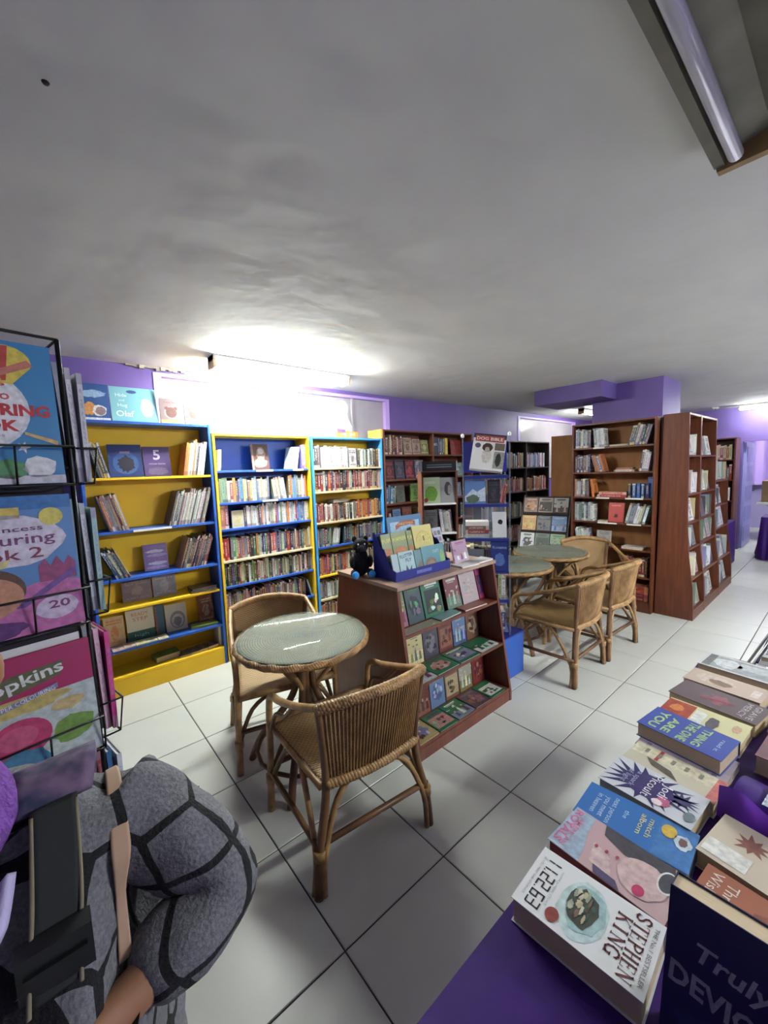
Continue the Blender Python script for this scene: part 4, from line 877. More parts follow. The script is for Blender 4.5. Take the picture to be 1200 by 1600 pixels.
# ---- black plush beside it
pt = thing('plush_toy', 'black plush animal with bright blue paw, sitting at the display unit\'s end', 'plush toy', (.838, .945, DH)); pt.rotation_euler = (0, 0, R(152))
M_FUR = mat('black_plush', (24, 24, 30), .95, bump=.8, bscale=160)
def soft(name, m, parent, parts, sub=2):
    bm = bmesh.new()
    for c, rx, ry, rz_ in parts:
        g = bmesh.ops.create_icosphere(bm, subdivisions=sub, radius=1.0)
        for v in g['verts']: v.co = Vector((v.co.x * rx + c[0], v.co.y * ry + c[1], v.co.z * rz_ + c[2]))
    for f in bm.faces: f.smooth = True
    me = bpy.data.meshes.new(name); bm.to_mesh(me); bm.free(); me.materials.append(m)
    return obj(name, me, parent)
soft('body', M_FUR, pt, [((0, 0, .07), .055, .05, .072), ((0, 0, .12), .045, .042, .05)], 3)
soft('head', M_FUR, pt, [((0, .01, .19), .05, .048, .045), ((0, .05, .18), .028, .03, .022)], 3)
for s_ in (-1, 1):
    soft('ear', M_FUR, pt, [((s_ * .035, 0, .228), .016, .01, .02)]); soft('arm', M_FUR, pt, [((s_ * .055, .02, .09), .018, .03, .04)])
    lg = soft('leg', M_FUR, pt, [((s_ * .05, .06, .026), .024, .05, .025)]); soft('paw', mat('bright_blue_plush', (60, 150, 230), .9), lg, [((s_ * .05, .105, .027), .022, .014, .024)])
    soft('eye', mat('bead_eye', (230, 230, 230), .2), pt, [((s_ * .02, .052, .203), .005, .004, .006)])
# ---- loose pieces on the unit's top
o = face_out(TM((1.40, .80, DH)), 0, 0, .09, .24, .012, (170, 176, 190), (60, 80, 120), 'white sticker book with rows of small squares standing on the unit', back=0, tilt=16, hero=True, white=True)
for a in range(2):
    for b in range(5): print_shape(o, rect(.12 + .42 * a, .06 + .18 * b, .44 + .42 * a, .19 + .18 * b), [(80, 90, 120), (150, 110, 130), (90, 110, 110)][(a + b) % 3])
o = face_out(TM((1.44, .69, DH)), 0, 0, .15, .15, .016, (170, 130, 160), (220, 214, 220), 'glossy mauve gift book standing on the display unit', back=0, tilt=14, hero=True, white=True); picture(o, 7, [(190, 160, 180), (226, 222, 226), (150, 90, 130)])
for k, (x, w_) in enumerate(((1.37, .17), (1.55, .16))):
    lay_flat(TM((x, .575, 0)), 0, 0, DH, w_, .10, .012, (176, 170, 170), (226, 222, 222), ['film-wrapped silver magazine beside the mauve gift book', 'film-wrapped silver magazine at the far end of the unit top'][k], 'silver magazines on the unit top', rot=R(-4 + 5 * k), hero=True, white=True)

# ================================================================== ACRYLIC SPINNER on blue base
ang = math.atan2(1.96 + .643, .80 + 1.039)   # face the aisle
sb = thing('blue_plinth_box', 'plain blue box-shaped plinth under the clear tower', 'plinth', (1.945, .80, 0)); bx('box_body', mat('royal_blue_laminate', (44, 88, 170), .4, var=.04), sb, -.17, .17, -.215, .20, .012, .335, bev=.004); bx('foot_rail', M_NAVY, sb, -.16, .16, -.2, .19, 0, .012); bx('top_edge', M_NAVY, sb, -.172, .172, -.217, .202, .335, .345)
SPR = -.90
sp_ = thing('acrylic_tower', 'clear acrylic book tower with navy shelves on the blue plinth', 'display tower', (1.975, .83, .348), SPR); HS = .165; TT = 1.50
for sx in (-1, 1):
    for sy in (-1, 1): MB().box(sx * HS - .006, sx * HS + .006, sy * HS - .006, sy * HS + .006, 0, TT - .02).build('corner_post', M_ACRYL, sp_)
MB().box(-HS + .01, HS - .01, .02, .024, 0, TT - .3).build('middle_panel', M_ACRYL, sp_)
zt = [.02, .27, .49, .735, .99, 1.20]
for z in zt: MB().box(-HS + .007, HS - .007, -HS + .004, HS, z - .008, z).build('shelf', M_ACRYL, sp_); MB().box(-HS + .007, HS - .007, -HS, -HS + .0035, z - .022, z).build('shelf_edge', M_NV, sp_)
MB().box(-HS, HS, .03, .034, 1.22, TT - .04).build('header_card', M_NV, sp_)
for sx in (-1, 1): MB().lathe([(.012, 1.481), (.012, 1.50), (.001, 1.51)], 12, c=(sx * HS, -HS)).build('post_cap', M_WHITE, sp_)
SPM = TM((1.975, .83, .348), SPR)
o = face_out(SPM, -.12, 1.2005, .235, .285, .045, (226, 224, 220), (40, 40, 60), 'thick white dog book with terrier photo on top of the clear tower', back=-.175, tilt=22, hero=True, white=True)
o.matrix_basis = Matrix.Translation((0, 0, .04)) @ o.matrix_basis @ Matrix.Rotation(R(9), 4, 'Y')
print_shape(o, rect(.0, .87, 1, 1), (44, 46, 70)); print_shape(o, rect(.06, .78, .94, .95), (176, 60, 50), 2); print_text(o, 'DOG BIBLE', .5, .865, .8, .09, (230, 220, 214), 3, bold=.02)
print_shape(o, blob(.46, .62, .17, .13, 3, j=.12), (70, 50, 44), 2); print_shape(o, blob(.46, .38, .16, .22, 4, j=.12), (206, 196, 186), 2); print_shape(o, blob(.46, .57, .08, .07, 5), (190, 170, 154), 3); print_shape(o, ell(.16, .66, .09, .07), (90, 84, 110), 2); print_shape(o, rect(.68, .06, 1, .52), (150, 150, 140), 2); print_shape(o, blob(.82, .3, .1, .2, 7), (50, 50, 46), 3); print_shape(o, rect(.68, .56, .98, .76), (110, 96, 80), 2)
o = face_out(SPM, -.155, .99 + .0005, .15, .178, .012, (90, 130, 190), (200, 210, 220), 'sky-blue picture book with white mountain on the tower', back=-.155, tilt=8, hero=True); print_shape(o, [(0, .3), (.4, .62), (.6, .5), (1, .7), (1, .1), (0, .1)], (190, 204, 220)); print_shape(o, blob(.4, .2, .36, .2, 2), (90, 110, 90), 2)
face_out(SPM, .01, .99 + .0005, .09, .175, .03, (44, 44, 50), (80, 80, 90), 'charcoal book beside the mountain picture book', back=-.14, tilt=4)
fill_row(SPM @ Matrix.Translation((0, -.155, 0)), .11, .155, .9905, 'upper level of the clear tower', [(210, 100, 50), (150, 60, 60)], h=(.12, .2), t=(.016, .02), w=.13, lean=('R', 10))
for k in range(4): lay_flat(SPM, .018, -.150, .7355 + .0305 * k, .13, .17, .03, [(150, 170, 180), (150, 60, 50), (120, 90, 80), (222, 218, 210)][k], (220, 200, 180), ['bluish', 'red', 'brown', 'white'][k] + ' thick book in the flat pile on the clear tower', 'flat pile on the clear tower', rot=R(90))
o = face_out(SPM, .045, .7355, .10, .19, .02, (222, 222, 222), (40, 40, 44), 'white book with black emblem leaning on the clear tower', back=-.15, tilt=10, hero=True); print_shape(o, blob(.55, .6, .2, .11, 3), (30, 30, 36))
fill_row(SPM @ Matrix.Translation((0, -.14, 0)), -.15, .15, .4905, 'middle level of the clear tower', PAL_WHITE + PAL_BW, h=(.15, .19), t=(.02, .034), w=.12)
o = face_out(SPM, .03, .4905, .125, .225, .008, (36, 56, 130), (120, 140, 190), 'dark blue leaflet pad hung at the tower\'s front', back=-.170, tilt=3, hero=True); print_text(o, 'Romance', .5, .78, .8, .09, (170, 186, 220)); print_shape(o, blob(.5, .36, .34, .25, 5), (80, 110, 180))
o = face_out(SPM, -.15, .4905, .13, .16, .012, (96, 100, 110), (220, 220, 224), 'grey booklet with white label box on the clear tower', back=-.168, tilt=6, hero=True, white=True); print_shape(o, rect(.42, .1, .92, .62), (226, 226, 228)); print_shape(o, rect(.5, .2, .84, .46), (70, 70, 76), 2)
fill_row(SPM @ Matrix.Translation((0, -.14, 0)), -.15, .15, .2705, 'lower level of the clear tower', PAL_WHITE + PAL_DARK, h=(.15, .18), t=(.02, .034), w=.12)
fill_row(SPM @ Matrix.Translation((0, -.14, 0)), -.15, .15, .0205, 'lowest level of the clear tower', PAL_MIX, h=(.15, .18), t=(.02, .034), w=.12)

# ================================================================== WOOD AND WIRE TOWER with green book
RK = thing('book_tower', 'slim brown book tower with white ledges in front of the long bookcase', 'display tower', (2.06, 1.40, 0), -.62); RM = TM((2.06, 1.40, 0), -.62)
for sx in (-1, 1): MB().box(sx * .15 - .008, sx * .15 + .008, -.10, .10, 0, 1.58).build('side_panel', M_BROWN2, RK)
MB().box(-.142, .142, .085, .093, 0, 1.58).build('back_panel', M_BROWN2, RK)
zr = [1.52, 1.31, 1.05, .78, .45, .1]
for z in zr[1:]: MB().box(-.142, .142, -.11, .084, z - .014, z).build('shelf', M_WHITE, RK)
MB().box(-.165, .165, -.12, .10, 1.5805, 1.588).build('top_board', M_BROWN2, RK)
bxk = thing('black_box', 'long black boxed set with grey stripes lying on the slim book tower', 'box', (2.06, 1.40, 1.589), -.62)
MB().box(-.15, .15, -.10, .08, 0, .085).build('box_body', mat('black_gloss', (26, 26, 30), .3), bxk); MB().box(-.11, .11, -.1012, -.1002, .03, .04).build('stripe', flat((120, 122, 128)), bxk); MB().box(-.11, .11, -.1012, -.1002, .05, .058).build('stripe', flat((110, 112, 118)), bxk)
for e in (.1505,): MB().box(e, e + .0045, -.1, .08, 0, .085).build('end_label', flat((196, 194, 196)), bxk)
o = face_out(RM, -.14, 1.3105, .15, .225, .015, (176, 196, 150), (90, 150, 40), 'pale green gardening book with leafy photo on the slim tower', back=-.09, tilt=6, hero=True, white=True)
print_shape(o, blob(.45, .36, .4, .32, 3, j=.15), (104, 164, 40)); print_shape(o, blob(.14, .12, .14, .1, 4), (170, 40, 40), 2); print_text(o, 'GREEN', .4, .8, .6, .1, (230, 240, 220))
o = face_out(RM, .012, 1.3105, .13, .22, .015, (150, 148, 150), (60, 56, 60), 'grey photo book with dark profile on the slim tower', back=-.09, tilt=6, hero=True); print_shape(o, blob(.5, .55, .26, .3, 3, j=.15), (60, 54, 60)); print_shape(o, blob(.62, .5, .16, .22, 5), (140, 130, 134), 2)
face_out(RM, -.14, 1.0505, .12, .2, .015, (110, 112, 110), (70, 70, 70), 'dull grey book on the second ledge of the slim tower', back=-.09, tilt=4)
fill_row(RM @ Matrix.Translation((0, -.09, 0)), -.01, .13, 1.0505, 'second ledge of the slim tower', PAL_WHITE, h=(.18, .22), t=(.012, .02), w=.13, lean=('L', 7))
for k in (3, 4, 5): fill_row(RM @ Matrix.Translation((0, -.09, 0)), -.135, .135, zr[k] + .0005, ORD[k - 1] + ' of the slim tower', PAL_DARK, h=(.18, .21), t=(.014, .024), w=.13)

# ================================================================== STEPPED STAND with face-out books
SS = thing('stepped_stand', 'black stepped stand showing three rows of face-out books', 'display stand', (4.02, 1.80, 0), R(-78)); SSM = TM((4.02, 1.80, 0), R(-78))
for x in (0, .58): MB().prism([(0, 0), (.34, 0), (.34, 1.22), (.28, 1.22), (.0, .55)], 'x', x, x + .018).build('side_panel', M_DARK, SS)
steps = [(.99, .175), (.765, .09), (.55, .01)]
for z, y in steps: MB().box(.018, .58, y, y + .10, z - .014, z).build('ledge', M_DARK, SS); MB().box(.018, .58, y - .008, y - .0005, z - .014, z + .02).build('lip', M_DARK, SS)
MB().box(.018, .58, .325, .338, .1, 1.2).build('back_panel', M_DARK, SS)
cov = [[((120, 60, 50), (206, 150, 110), 'dark red and flesh photo cover'), ((150, 130, 116), (70, 60, 56), 'sepia dancers photo cover'), ((170, 160, 150), (60, 50, 50), 'pale figure photo cover')],
       [((206, 140, 50), (230, 190, 110), 'amber sunset cover'), ((40, 42, 48), (120, 120, 124), 'charcoal cover with grey title'), ((80, 124, 190), (150, 180, 210), 'blue sky cover')],
       [((214, 216, 220), (90, 90, 90), 'white cover with dark head photo'), ((96, 112, 100), (70, 86, 76), 'grey-green cover'), ((130, 160, 120), (90, 120, 90), 'soft green striped cover')]]
for r0, (z, y) in enumerate(steps):
    for c0 in range(3):
        a, b, lb = cov[r0][c0]; o = face_out(SSM, .025 + .185 * c0, z, .175, .205, .014, a, b, 'book with %s on the black stepped stand' % lb, 'books on the stepped stand', back=y + .006, tilt=16, hero=True)
        picture(o, r0 * 3 + c0 + 200, [b, a, b])

# ================================================================== RATTAN TABLES AND CHAIRS
def weave_material(name, a, b, sc):
    m = bpy.data.materials.new(name); m.use_nodes = True; nt = m.node_tree; bs = nt.nodes['Principled BSDF']; bs.inputs['Roughness'].default_value = .5; q = NT(nt)
    tc = nod(nt, 'ShaderNodeTexCoord'); s = nod(nt, 'ShaderNodeSeparateXYZ'); nt.links.new(tc.outputs['UV'], s.inputs[0])
    u = q.m('MULTIPLY', s.outputs[0], sc[0]); v = q.m('MULTIPLY', s.outputs[1], sc[1])
    row = q.m('FLOOR', v); su = q.m('ABSOLUTE', q.m('SINE', q.m('MULTIPLY', q.m('ADD', u, q.m('MULTIPLY', q.m('MODULO', row, 2.0), .5)), math.pi)))
    sv = q.m('ABSOLUTE', q.m('SINE', q.m('MULTIPLY', v, math.pi)))
    h = q.m('MULTIPLY', q.m('ADD', q.m('MULTIPLY', su, .6), .4), q.m('POWER', sv, .5))
    nz = nod(nt, 'ShaderNodeTexNoise'); nz.inputs['Scale'].default_value = 9; nt.links.new(tc.outputs['Object'], nz.inputs['Vector'])
    f = q.m('MULTIPLY', h, q.m('ADD', .5, nz.outputs['Fac']))
    nt.links.new(q.mix(f, lin(b), lin(a)), bs.inputs['Base Color'])
    bp = nod(nt, 'ShaderNodeBump'); bp.inputs['Strength'].default_value = .9; bp.inputs['Distance'].default_value = .003; nt.links.new(h, bp.inputs['Height']); nt.links.new(bp.outputs[0], bs.inputs['Normal'])
    return m
M_WEAVE = weave_material('woven_rattan', (172, 138, 92), (96, 70, 42), (26, 46))
M_WEAVE2 = weave_material('woven_rattan_seat', (178, 146, 98), (104, 78, 48), (22, 40))
def grid_uv(name, fn, nu, nv, m, parent, thick=.006):
    b = MB().grid(fn, nu, nv); me = b.mesh(name, m); uvl = me.uv_layers.new(name='UVMap')
    for lp in me.loops:
        k = lp.vertex_index; uvl.data[lp.index].uv = ((k // (nv + 1)) / nu, (k % (nv + 1)) / nv)
    o = obj(name, me, parent); md = o.modifiers.new('thick', 'SOLIDIFY'); md.thickness = thick; md.offset = 0
    return o
def braid(path, r, turns, parent, name, m, sub=14, strands=3, closed=False):
    """rope-like braided rim: strands winding round a path"""
    base = MB().tube(path, r, 6, sub=sub)
    P = [Vector(p) for p in path]; Q = []
    n = len(P)
    for k in range(n - 1):
        p0 = P[max(k - 1, 0)]; p1 = P[k]; p2 = P[k + 1]; p3 = P[min(k + 2, n - 1)]
        for j in range(sub):
            t = j / sub; Q.append(0.5 * ((2 * p1) + (p2 - p0) * t + (2 * p0 - 5 * p1 + 4 * p2 - p3) * t * t + (3 * p1 - p0 - 3 * p2 + p3) * t ** 3))
    Q.append(P[-1]); N = len(Q); b = MB()
    for s_ in range(strands):
        L = []
        for k in range(N):
            t = (Q[min(k + 1, N - 1)] - Q[max(k - 1, 0)]).normalized(); a = Vector((0, 0, 1)) - t * t.z; a.normalize(); c = t.cross(a)
            w = 2 * math.pi * (turns * k / (N - 1) + s_ / strands); L.append(Q[k] + (a * math.cos(w) + c * math.sin(w)) * r * .62)
        b.tube(L, r * .62, 6)
    return b.build(name, m, parent)
def make_chair():
    t = thing('rattan_armchair', '', 'chair', (0, 0, 0))
    zs = .43
    for sx in (-1, 1):
        # rear post: foot, seat, top
        lgr = MB().tube([(sx * .275, -.255, 0), (sx * .262, -.25, .16), (sx * .215, -.235, .42), (sx * .245, -.265, .755)], [.019, .018, .016, .015], 10, sub=6).build('leg', M_RATD, t)
        # front leg sweeping up into the arm
        lgf = MB().tube([(sx * .285, .255, 0), (sx * .275, .245, .30), (sx * .27, .235, .53), (sx * .27, .19, .60), (sx * .27, .08, .63), (sx * .262, -.10, .69), (sx * .245, -.262, .755)], [.018, .017, .016, .016, .016, .015, .014], 10, sub=6).build('leg', M_RAT, t)
        MB().tube([(sx * .272, .235, .40), (sx * .262, .17, .52), (sx * .262, .05, .57), (sx * .262, -.06, .67)], .010, 8, sub=5).build('arm_brace', M_RATD, t)
        # splayed braces at the rear foot
        MB().tube([(sx * .255, -.262, .002), (sx * .243, -.258, .16), (sx * .17, -.235, .34), (sx * .06, -.215, .415)], .0125, 8, sub=4).build('brace', M_RAT, t)
        MB().tube([(sx * .284, -.235, .002), (sx * .268, -.228, .16), (sx * .25, -.11, .35), (sx * .235, -.02, .415)], .0125, 8, sub=4).build('brace', M_RAT, t)
        MB().tube([(sx * .277, .235, .17), (sx * .25, .12, .36), (sx * .235, .05, .415)], .012, 8, sub=4).build('brace', M_RATD, t)
        MB().tube([(sx * .277, .245, .17), (sx * .20, .24, .34), (sx * .08, .235, .415)], .012, 8, sub=4).build('brace', M_RATD, t)
        MB().tube([(sx * .266, -.25, .20), (sx * .278, .248, .20)], .013, 8).build('stretcher', M_RATD, t)
        for z, y in ((.17, -.25), (.17, .247)): MB().tube([(sx * (.263 if y < 0 else .279), y, z - .018), (sx * (.262 if y < 0 else .278), y, z + .018)], .024, 10).build('binding', M_RAT, lgr if y < 0 else lgf)
    MB().tube([(-.266, -.25, .205), (.266, -.25, .205)], .013, 8).build('stretcher', M_RATD, t)
    MB().tube([(-.278, .247, .23), (.278, .247, .23)], .013, 8).build('stretcher', M_RATD, t)
    fr = [(-.235, -.225, zs - .012), (.235, -.225, zs - .012), (.262, .25, zs - .012), (-.262, .25, zs - .012)]
    MB().tube(fr, .015, 8, closed=True).build('seat_frame', M_RAT, t)
    def seat(a, b):
        w = .225 + .035 * b; x = -w + 2 * w * a
        return Vector((x, -.225 + .48 * b, zs + .004 - .022 * math.sin(math.pi * a) * math.sin(math.pi * b)))
    stv = grid_uv('seat', seat, 20, 20, M_WEAVE2, t)
    fe = MB().tube([(-.26, .255, zs), (-.1, .262, zs - .002), (.1, .262, zs - .002), (.26, .255, zs)], .018, 8, sub=4).build('seat_roll', M_RAT, stv)
    def back(a, b):
        w = .212 + .034 * b; ph = (a - .5) * 2; x = w * ph
        bow = .075 * (1 - ph * ph) * (.35 + .65 * b)
        return Vector((x, -.235 - .028 * b - bow, zs - .005 + (.325 + .03 * (1 - ph * ph)) * b))
    bwv = grid_uv('back_weave', back, 30, 16, M_WEAVE, t, .005)
    rods = MB()
    for k in range(34):
        a = (k + .5) / 34; rods.tube([back(a, b / 6) + Vector((0, -.004, 0)) for b in range(7)], .0042, 5)
    rods.build('upright_canes', M_RAT, bwv)
    braid([back(a / 8, 1.0) for a in range(9)], .019, 16, t, 'top_rim', M_RAT, sub=16)
    braid([back(a / 8, 0.0) + Vector((0, 0, .002)) for a in range(9)], .021, 11, t, 'lower_roll', M_RAT, sub=16)
    return t
def make_table():
    t = thing('rattan_table', '', 'table', (0, 0, 0)); zt_ = .735; r = .345
    MB().lathe([(.001, zt_ - .03), (r - .02, zt_ - .03), (r - .004, zt_ - .008), (.001, zt_ - .008)], 56).build('table_board', M_RATD, t)
    grid_uv('woven_top', lambda a, b: Vector(((.002 + (r - .008) * b) * math.cos(2 * math.pi * a), (.002 + (r - .008) * b) * math.sin(2 * math.pi * a), zt_ - .0045)), 72, 12, weave_material('woven_table_top', (150, 146, 122), (92, 84, 64), (120, 26)), t, .002)
    ring = [(r * math.cos(w), r * math.sin(w), zt_ - .022) for w in [2 * math.pi * k / 40 for k in range(41)]]
    braid(ring, .017, 60, t, 'rim', M_RAT, sub=5)
    ap = MB()
    ap.grid(lambda a, b: Vector(((r - .012 - .02 * b) * math.cos(2 * math.pi * a), (r - .012 - .02 * b) * math.sin(2 * math.pi * a), zt_ - .03 - .03 * b)), 48, 3, closed_u=True); ap.build('apron', M_WEAVE, t)
    MB().lathe([(.001, zt_ + .0005), (r + .004, zt_ + .0005), (r + .006, zt_ + .003), (r + .004, zt_ + .006), (.001, zt_ + .006)], 56).build('glass_top', M_GLASS, t)
    for k in range(4):
        a = R(45 + 90 * k); c, s_ = math.cos(a), math.sin(a)
        MB().tube([(.33 * c, .33 * s_, 0), (.26 * c, .26 * s_, .15), (.09 * c, .09 * s_, .36), (.045 * c, .045 * s_, .50), (.06 * c, .06 * s_, .62), (.20 * c, .20 * s_, zt_ - .035)], [.02, .019, .019, .019, .018, .016], 10, sub=6).build('leg', M_RATD, t)
        MB().tube([(.05 * c, .05 * s_, .44), (.14 * c, .14 * s_, .55), (.30 * c, .30 * s_, zt_ - .04)], .012, 8, sub=4).build('brace', M_RAT, t)
    MB().tube([(0, 0, .33), (0, 0, zt_ - .032)], .035, 12).build('centre_post', M_RATD, t)
    rg = [(.272 * math.cos(w), .272 * math.sin(w), .12) for w in [2 * math.pi * k / 16 for k in range(16)]]
    MB().tube(rg, .011, 8, closed=True).build('stretcher_ring', M_RATD, t)
    return t
ch = make_chair(); chairs = [
    ((.325, .43, 0), R(-6), 'woven rattan armchair with its back to the book table, at the nearest glass-topped table'),
    ((.385, 1.215, 0), R(165), 'woven rattan armchair between the small round table and the blue-backed bookcase'),
    ((2.422, .47, 0), R(1), 'woven rattan armchair right beside the blue plinth box'),
    ((3.045, .45, 0), R(-3), 'woven rattan armchair between another armchair and the tall brown bookcase'),
    ((3.74, .72, 0), R(135), 'woven rattan armchair with its back against the tall brown bookcase'),
    ((2.72, 1.52, 0), R(176), 'woven rattan armchair on the far side of the paired tables')]
for k, (l, rz, lb) in enumerate(chairs):
    c = ch if k == 0 else copy_tree(ch); c.location = l; c.rotation_euler = (0, 0, rz); c['label'] = lb; c['group'] = 'rattan armchairs'
tb_ = make_table()
for k, (l, rz, lb) in enumerate([((.375, .885, 0), 0, 'round glass-topped rattan table standing alone with two armchairs'), ((2.55, .97, 0), R(20), 'round glass-topped rattan table next to the clear tower'), ((3.275, .97, 0), R(-10), 'round glass-topped rattan table next to the tall brown bookcase')]):
    c = tb_ if k == 0 else copy_tree(tb_); c.location = l; c.rotation_euler = (0, 0, rz); c['label'] = lb; c['group'] = 'rattan tables'

# ================================================================== BOOK TABLE under purple cloth
TZ = .80
draped('book_table', 'long book table under a shiny deep purple cloth', 'table', -.42, 1.335, -1.55, -.665, TZ - .002, folds=16, amp=.006, flare=.03, seed=9)
def on_table(cx, cy, w, h, t, ang, c1, c2, label, z=TZ, **k):
    """cover up, head towards -y, reading direction -x; cx,cy centre"""
    M = Matrix.Translation((cx, cy, z + t)) @ Matrix.Rotation(R(ang), 4, 'Z') @ Matrix(((-1, 0, 0, w / 2), (0, 0, -1, h / 2), (0, -1, 0, 0), (0, 0, 0, 1)))
    return hero_book(M, w, h, t, c1, c2, label, 'books lying on the purple table', **k)
# serif capitals drawn from strokes: (points, thick?)
GL = {'S': [([(.82, .86), (.6, 1.0), (.3, .97), (.16, .78), (.3, .6), (.66, .44), (.84, .24), (.7, .05), (.4, 0), (.14, .14)], 1), ([(.82, .95), (.82, .72)], 0), ([(.14, .28), (.14, .03)], 0)],
      'T': [([(.5, 0), (.5, 1)], 1), ([(.05, .98), (.95, .98)], 0), ([(.05, .98), (.05, .8)], 0), ([(.95, .98), (.95, .8)], 0), ([(.32, .01), (.68, .01)], 0)],
      'E': [([(.25, 0), (.25, 1)], 1), ([(.1, .98), (.82, .98), (.82, .8)], 0), ([(.25, .52), (.65, .52)], 0), ([(.1, .02), (.86, .02), (.88, .22)], 0), ([(.65, .62), (.65, .42)], 0)],
      'P': [([(.25, 0), (.25, 1)], 1), ([(.1, .98), (.55, .98), (.82, .88), (.86, .74), (.78, .58), (.5, .48), (.25, .48)], .6), ([(.08, .01), (.44, .01)], 0)],
      'H': [([(.2, 0), (.2, 1)], 1), ([(.8, 0), (.8, 1)], 1), ([(.2, .52), (.8, .52)], 0)] + [([(x - .15, y), (x + .15, y)], 0) for x in (.2, .8) for y in (.01, .99)],
      'N': [([(.18, 0), (.18, 1)], 0), ([(.16, .99), (.84, .02)], 1), ([(.84, 0), (.84, 1)], 0), ([(.04, .01), (.32, .01)], 0), ([(.7, .99), (.98, .99)], 0), ([(.04, .99), (.24, .99)], 0)],
      'K': [([(.2, 0), (.2, 1)], 1), ([(.82, .99), (.22, .42)], 0), ([(.4, .58), (.88, .01)], 1)] + [([(a, y), (b, y)], 0) for a, b, y in ((.05, .36, .01), (.05, .36, .99), (.68, .96, .99), (.74, 1.0, .01))],
      'I': [([(.5, 0), (.5, 1)], 1), ([(.3, .01), (.7, .01)], 0), ([(.3, .99), (.7, .99)], 0)],
      'G': [([(.85, .82), (.66, .97), (.42, .98), (.2, .8), (.12, .5), (.2, .18), (.44, .01), (.68, .04), (.84, .14)], .8), ([(.85, .95), (.85, .7)], 0), ([(.84, .0), (.84, .42)], 1), ([(.66, .42), (.98, .42)], 0)]}
def serif(book, word, u, v, wu, hv, rgb, layer=2):
    w, h = book['_w'], book['_h']; n = len(word); cw = wu * w / n; chh = hv * h; b = MB(); y = -.00035 * layer
    for k, ch_ in enumerate(word):
        x0 = u * w - wu * w / 2 + k * cw; z0 = v * h - chh / 2
        for pts, th in GL[ch_]:
            r_ = (.03 + .055 * th) * cw
            P = [Vector((x0 + p[0] * cw * .94, y, z0 + p[1] * chh)) for p in pts]
            for a, c in zip(P[:-1], P[1:]):
                d = (c - a); nrm = Vector((-d.z, 0, d.x)).normalized() * r_; e = d.normalized() * r_ * .5
                b.quad([a - nrm - e, a + nrm - e, c + nrm + e, c - nrm + e])
    return b.build('title_lettering', flat(rgb), book)
SEG = {'1': 'bc', '2': 'abged', '6': 'acdefg', '3': 'abgcd'}
def seven(book, text, u, v, wu, hv, rgb, layer=2):
    w, h = book['_w'], book['_h']; n = sum(.35 if c == '.' else 1 for c in text); cw = wu * w / n; H_ = hv * h; b = MB(); y = -.00035 * layer; x = u * w - wu * w / 2; z = v * h - H_ / 2; s_ = cw * .13
    for c in text:
        if c == '.': b.quad([(x, y, z), (x + s_, y, z), (x + s_, y, z + s_), (x, y, z + s_)]); x += cw * .35; continue
        L = x + cw * .08; Rr = x + cw * .82
        S = {'a': (L, Rr, z + H_ - s_, z + H_), 'd': (L, Rr, z, z + s_), 'g': (L, Rr, z + H_ / 2 - s_ / 2, z + H_ / 2 + s_ / 2), 'f': (L, L + s_, z + H_ * .53, z + H_ * .97), 'b': (Rr - s_, Rr, z + H_ * .53, z + H_ * .97), 'e': (L, L + s_, z + H_ * .03, z + H_ * .47), 'c': (Rr - s_, Rr, z + H_ * .03, z + H_ * .47)}
        for k in SEG[c]:
            x0, x1, za, zb = S[k]; b.quad([(x0, y, za), (x1, y, za), (x1, y, zb), (x0, y, zb)])
        x += cw
    return b.build('number_lettering', flat(rgb), book)
# 1 white thriller with the seven-segment date
o = on_table(.000, -.777, .134, .204, .047, 3, (222, 222, 226), (60, 130, 130), 'white paperback with tall maroon capitals and digital-clock numerals at the table corner')
print_text(o, 'THE No.1 BESTSELLER', .5, .955, .8, .03, (120, 116, 120)); serif(o, 'STEPHEN', .5, .86, .92, .10, (110, 52, 56)); serif(o, 'KING', .5, .745, .62, .10, (110, 52, 56))
print_shape(o, blob(.52, .475, .45, .2, 3, j=.12), (186, 210, 212), 1); print_shape(o, blob(.5, .49, .38, .165, 5, j=.2), (150, 184, 186), 2); print_shape(o, blob(.5, .47, .31, .14, 6, j=.25), (66, 70, 62), 3)
for k in range(16): print_shape(o, blob(.3 + .4 * rnd.random(), .38 + .18 * rnd.random(), .05 + .06 * rnd.random(), .01 + .02 * rnd.random(), k, j=.4), [(206, 200, 176), (120, 90, 76), (150, 160, 140), (60, 90, 80), (190, 176, 140)][k % 5], 4 + k % 3)
print_shape(o, ell(.84, .31, .1, .052), (150, 62, 56), 3, 'round_sticker'); seven(o, '11.22.63', .5, .15, .88, .12, (26, 30, 40)); print_text(o, 'WITH A NEW STORY', .5, .235, .6, .018, (150, 170, 176)); print_text(o, 'IF YOU HAD THE CHANCE', .5, .055, .7, .018, (160, 164, 170))
# 2 pink romance novel on maroon edge
o = on_table(.138, -.772, .122, .206, .047, -3, (196, 160, 164), (90, 76, 100), 'pink novel with maroon page edges, between white and blue books'); o.children[0].data.materials[0] = mat('maroon_page_edges', (110, 40, 48), .8)
print_shape(o, [(.02, .0), (1, 0), (1, .30), (.75, .28), (.4, .22), (.02, .20)], (150, 170, 196), 1)
print_text(o, 'AMERICAN', .55, .115, .75, .05, (214, 110, 150), bold=.01); print_text(o, 'ROYALS', .48, .055, .85, .075, (214, 96, 146), bold=.02)
print_shape(o, [(.0, .3), (.22, .34), (.34, .55), (.3, .78), (.12, .92), (.0, .9)], (70, 66, 76), 2); print_shape(o, [(.45, .3), (.85, .36), (.9, .56), (.6, .5)], (206, 176, 176), 2); print_shape(o, [(.86, .4), (1.0, .44), (1.0, .66), (.88, .6)], (86, 76, 110), 3)
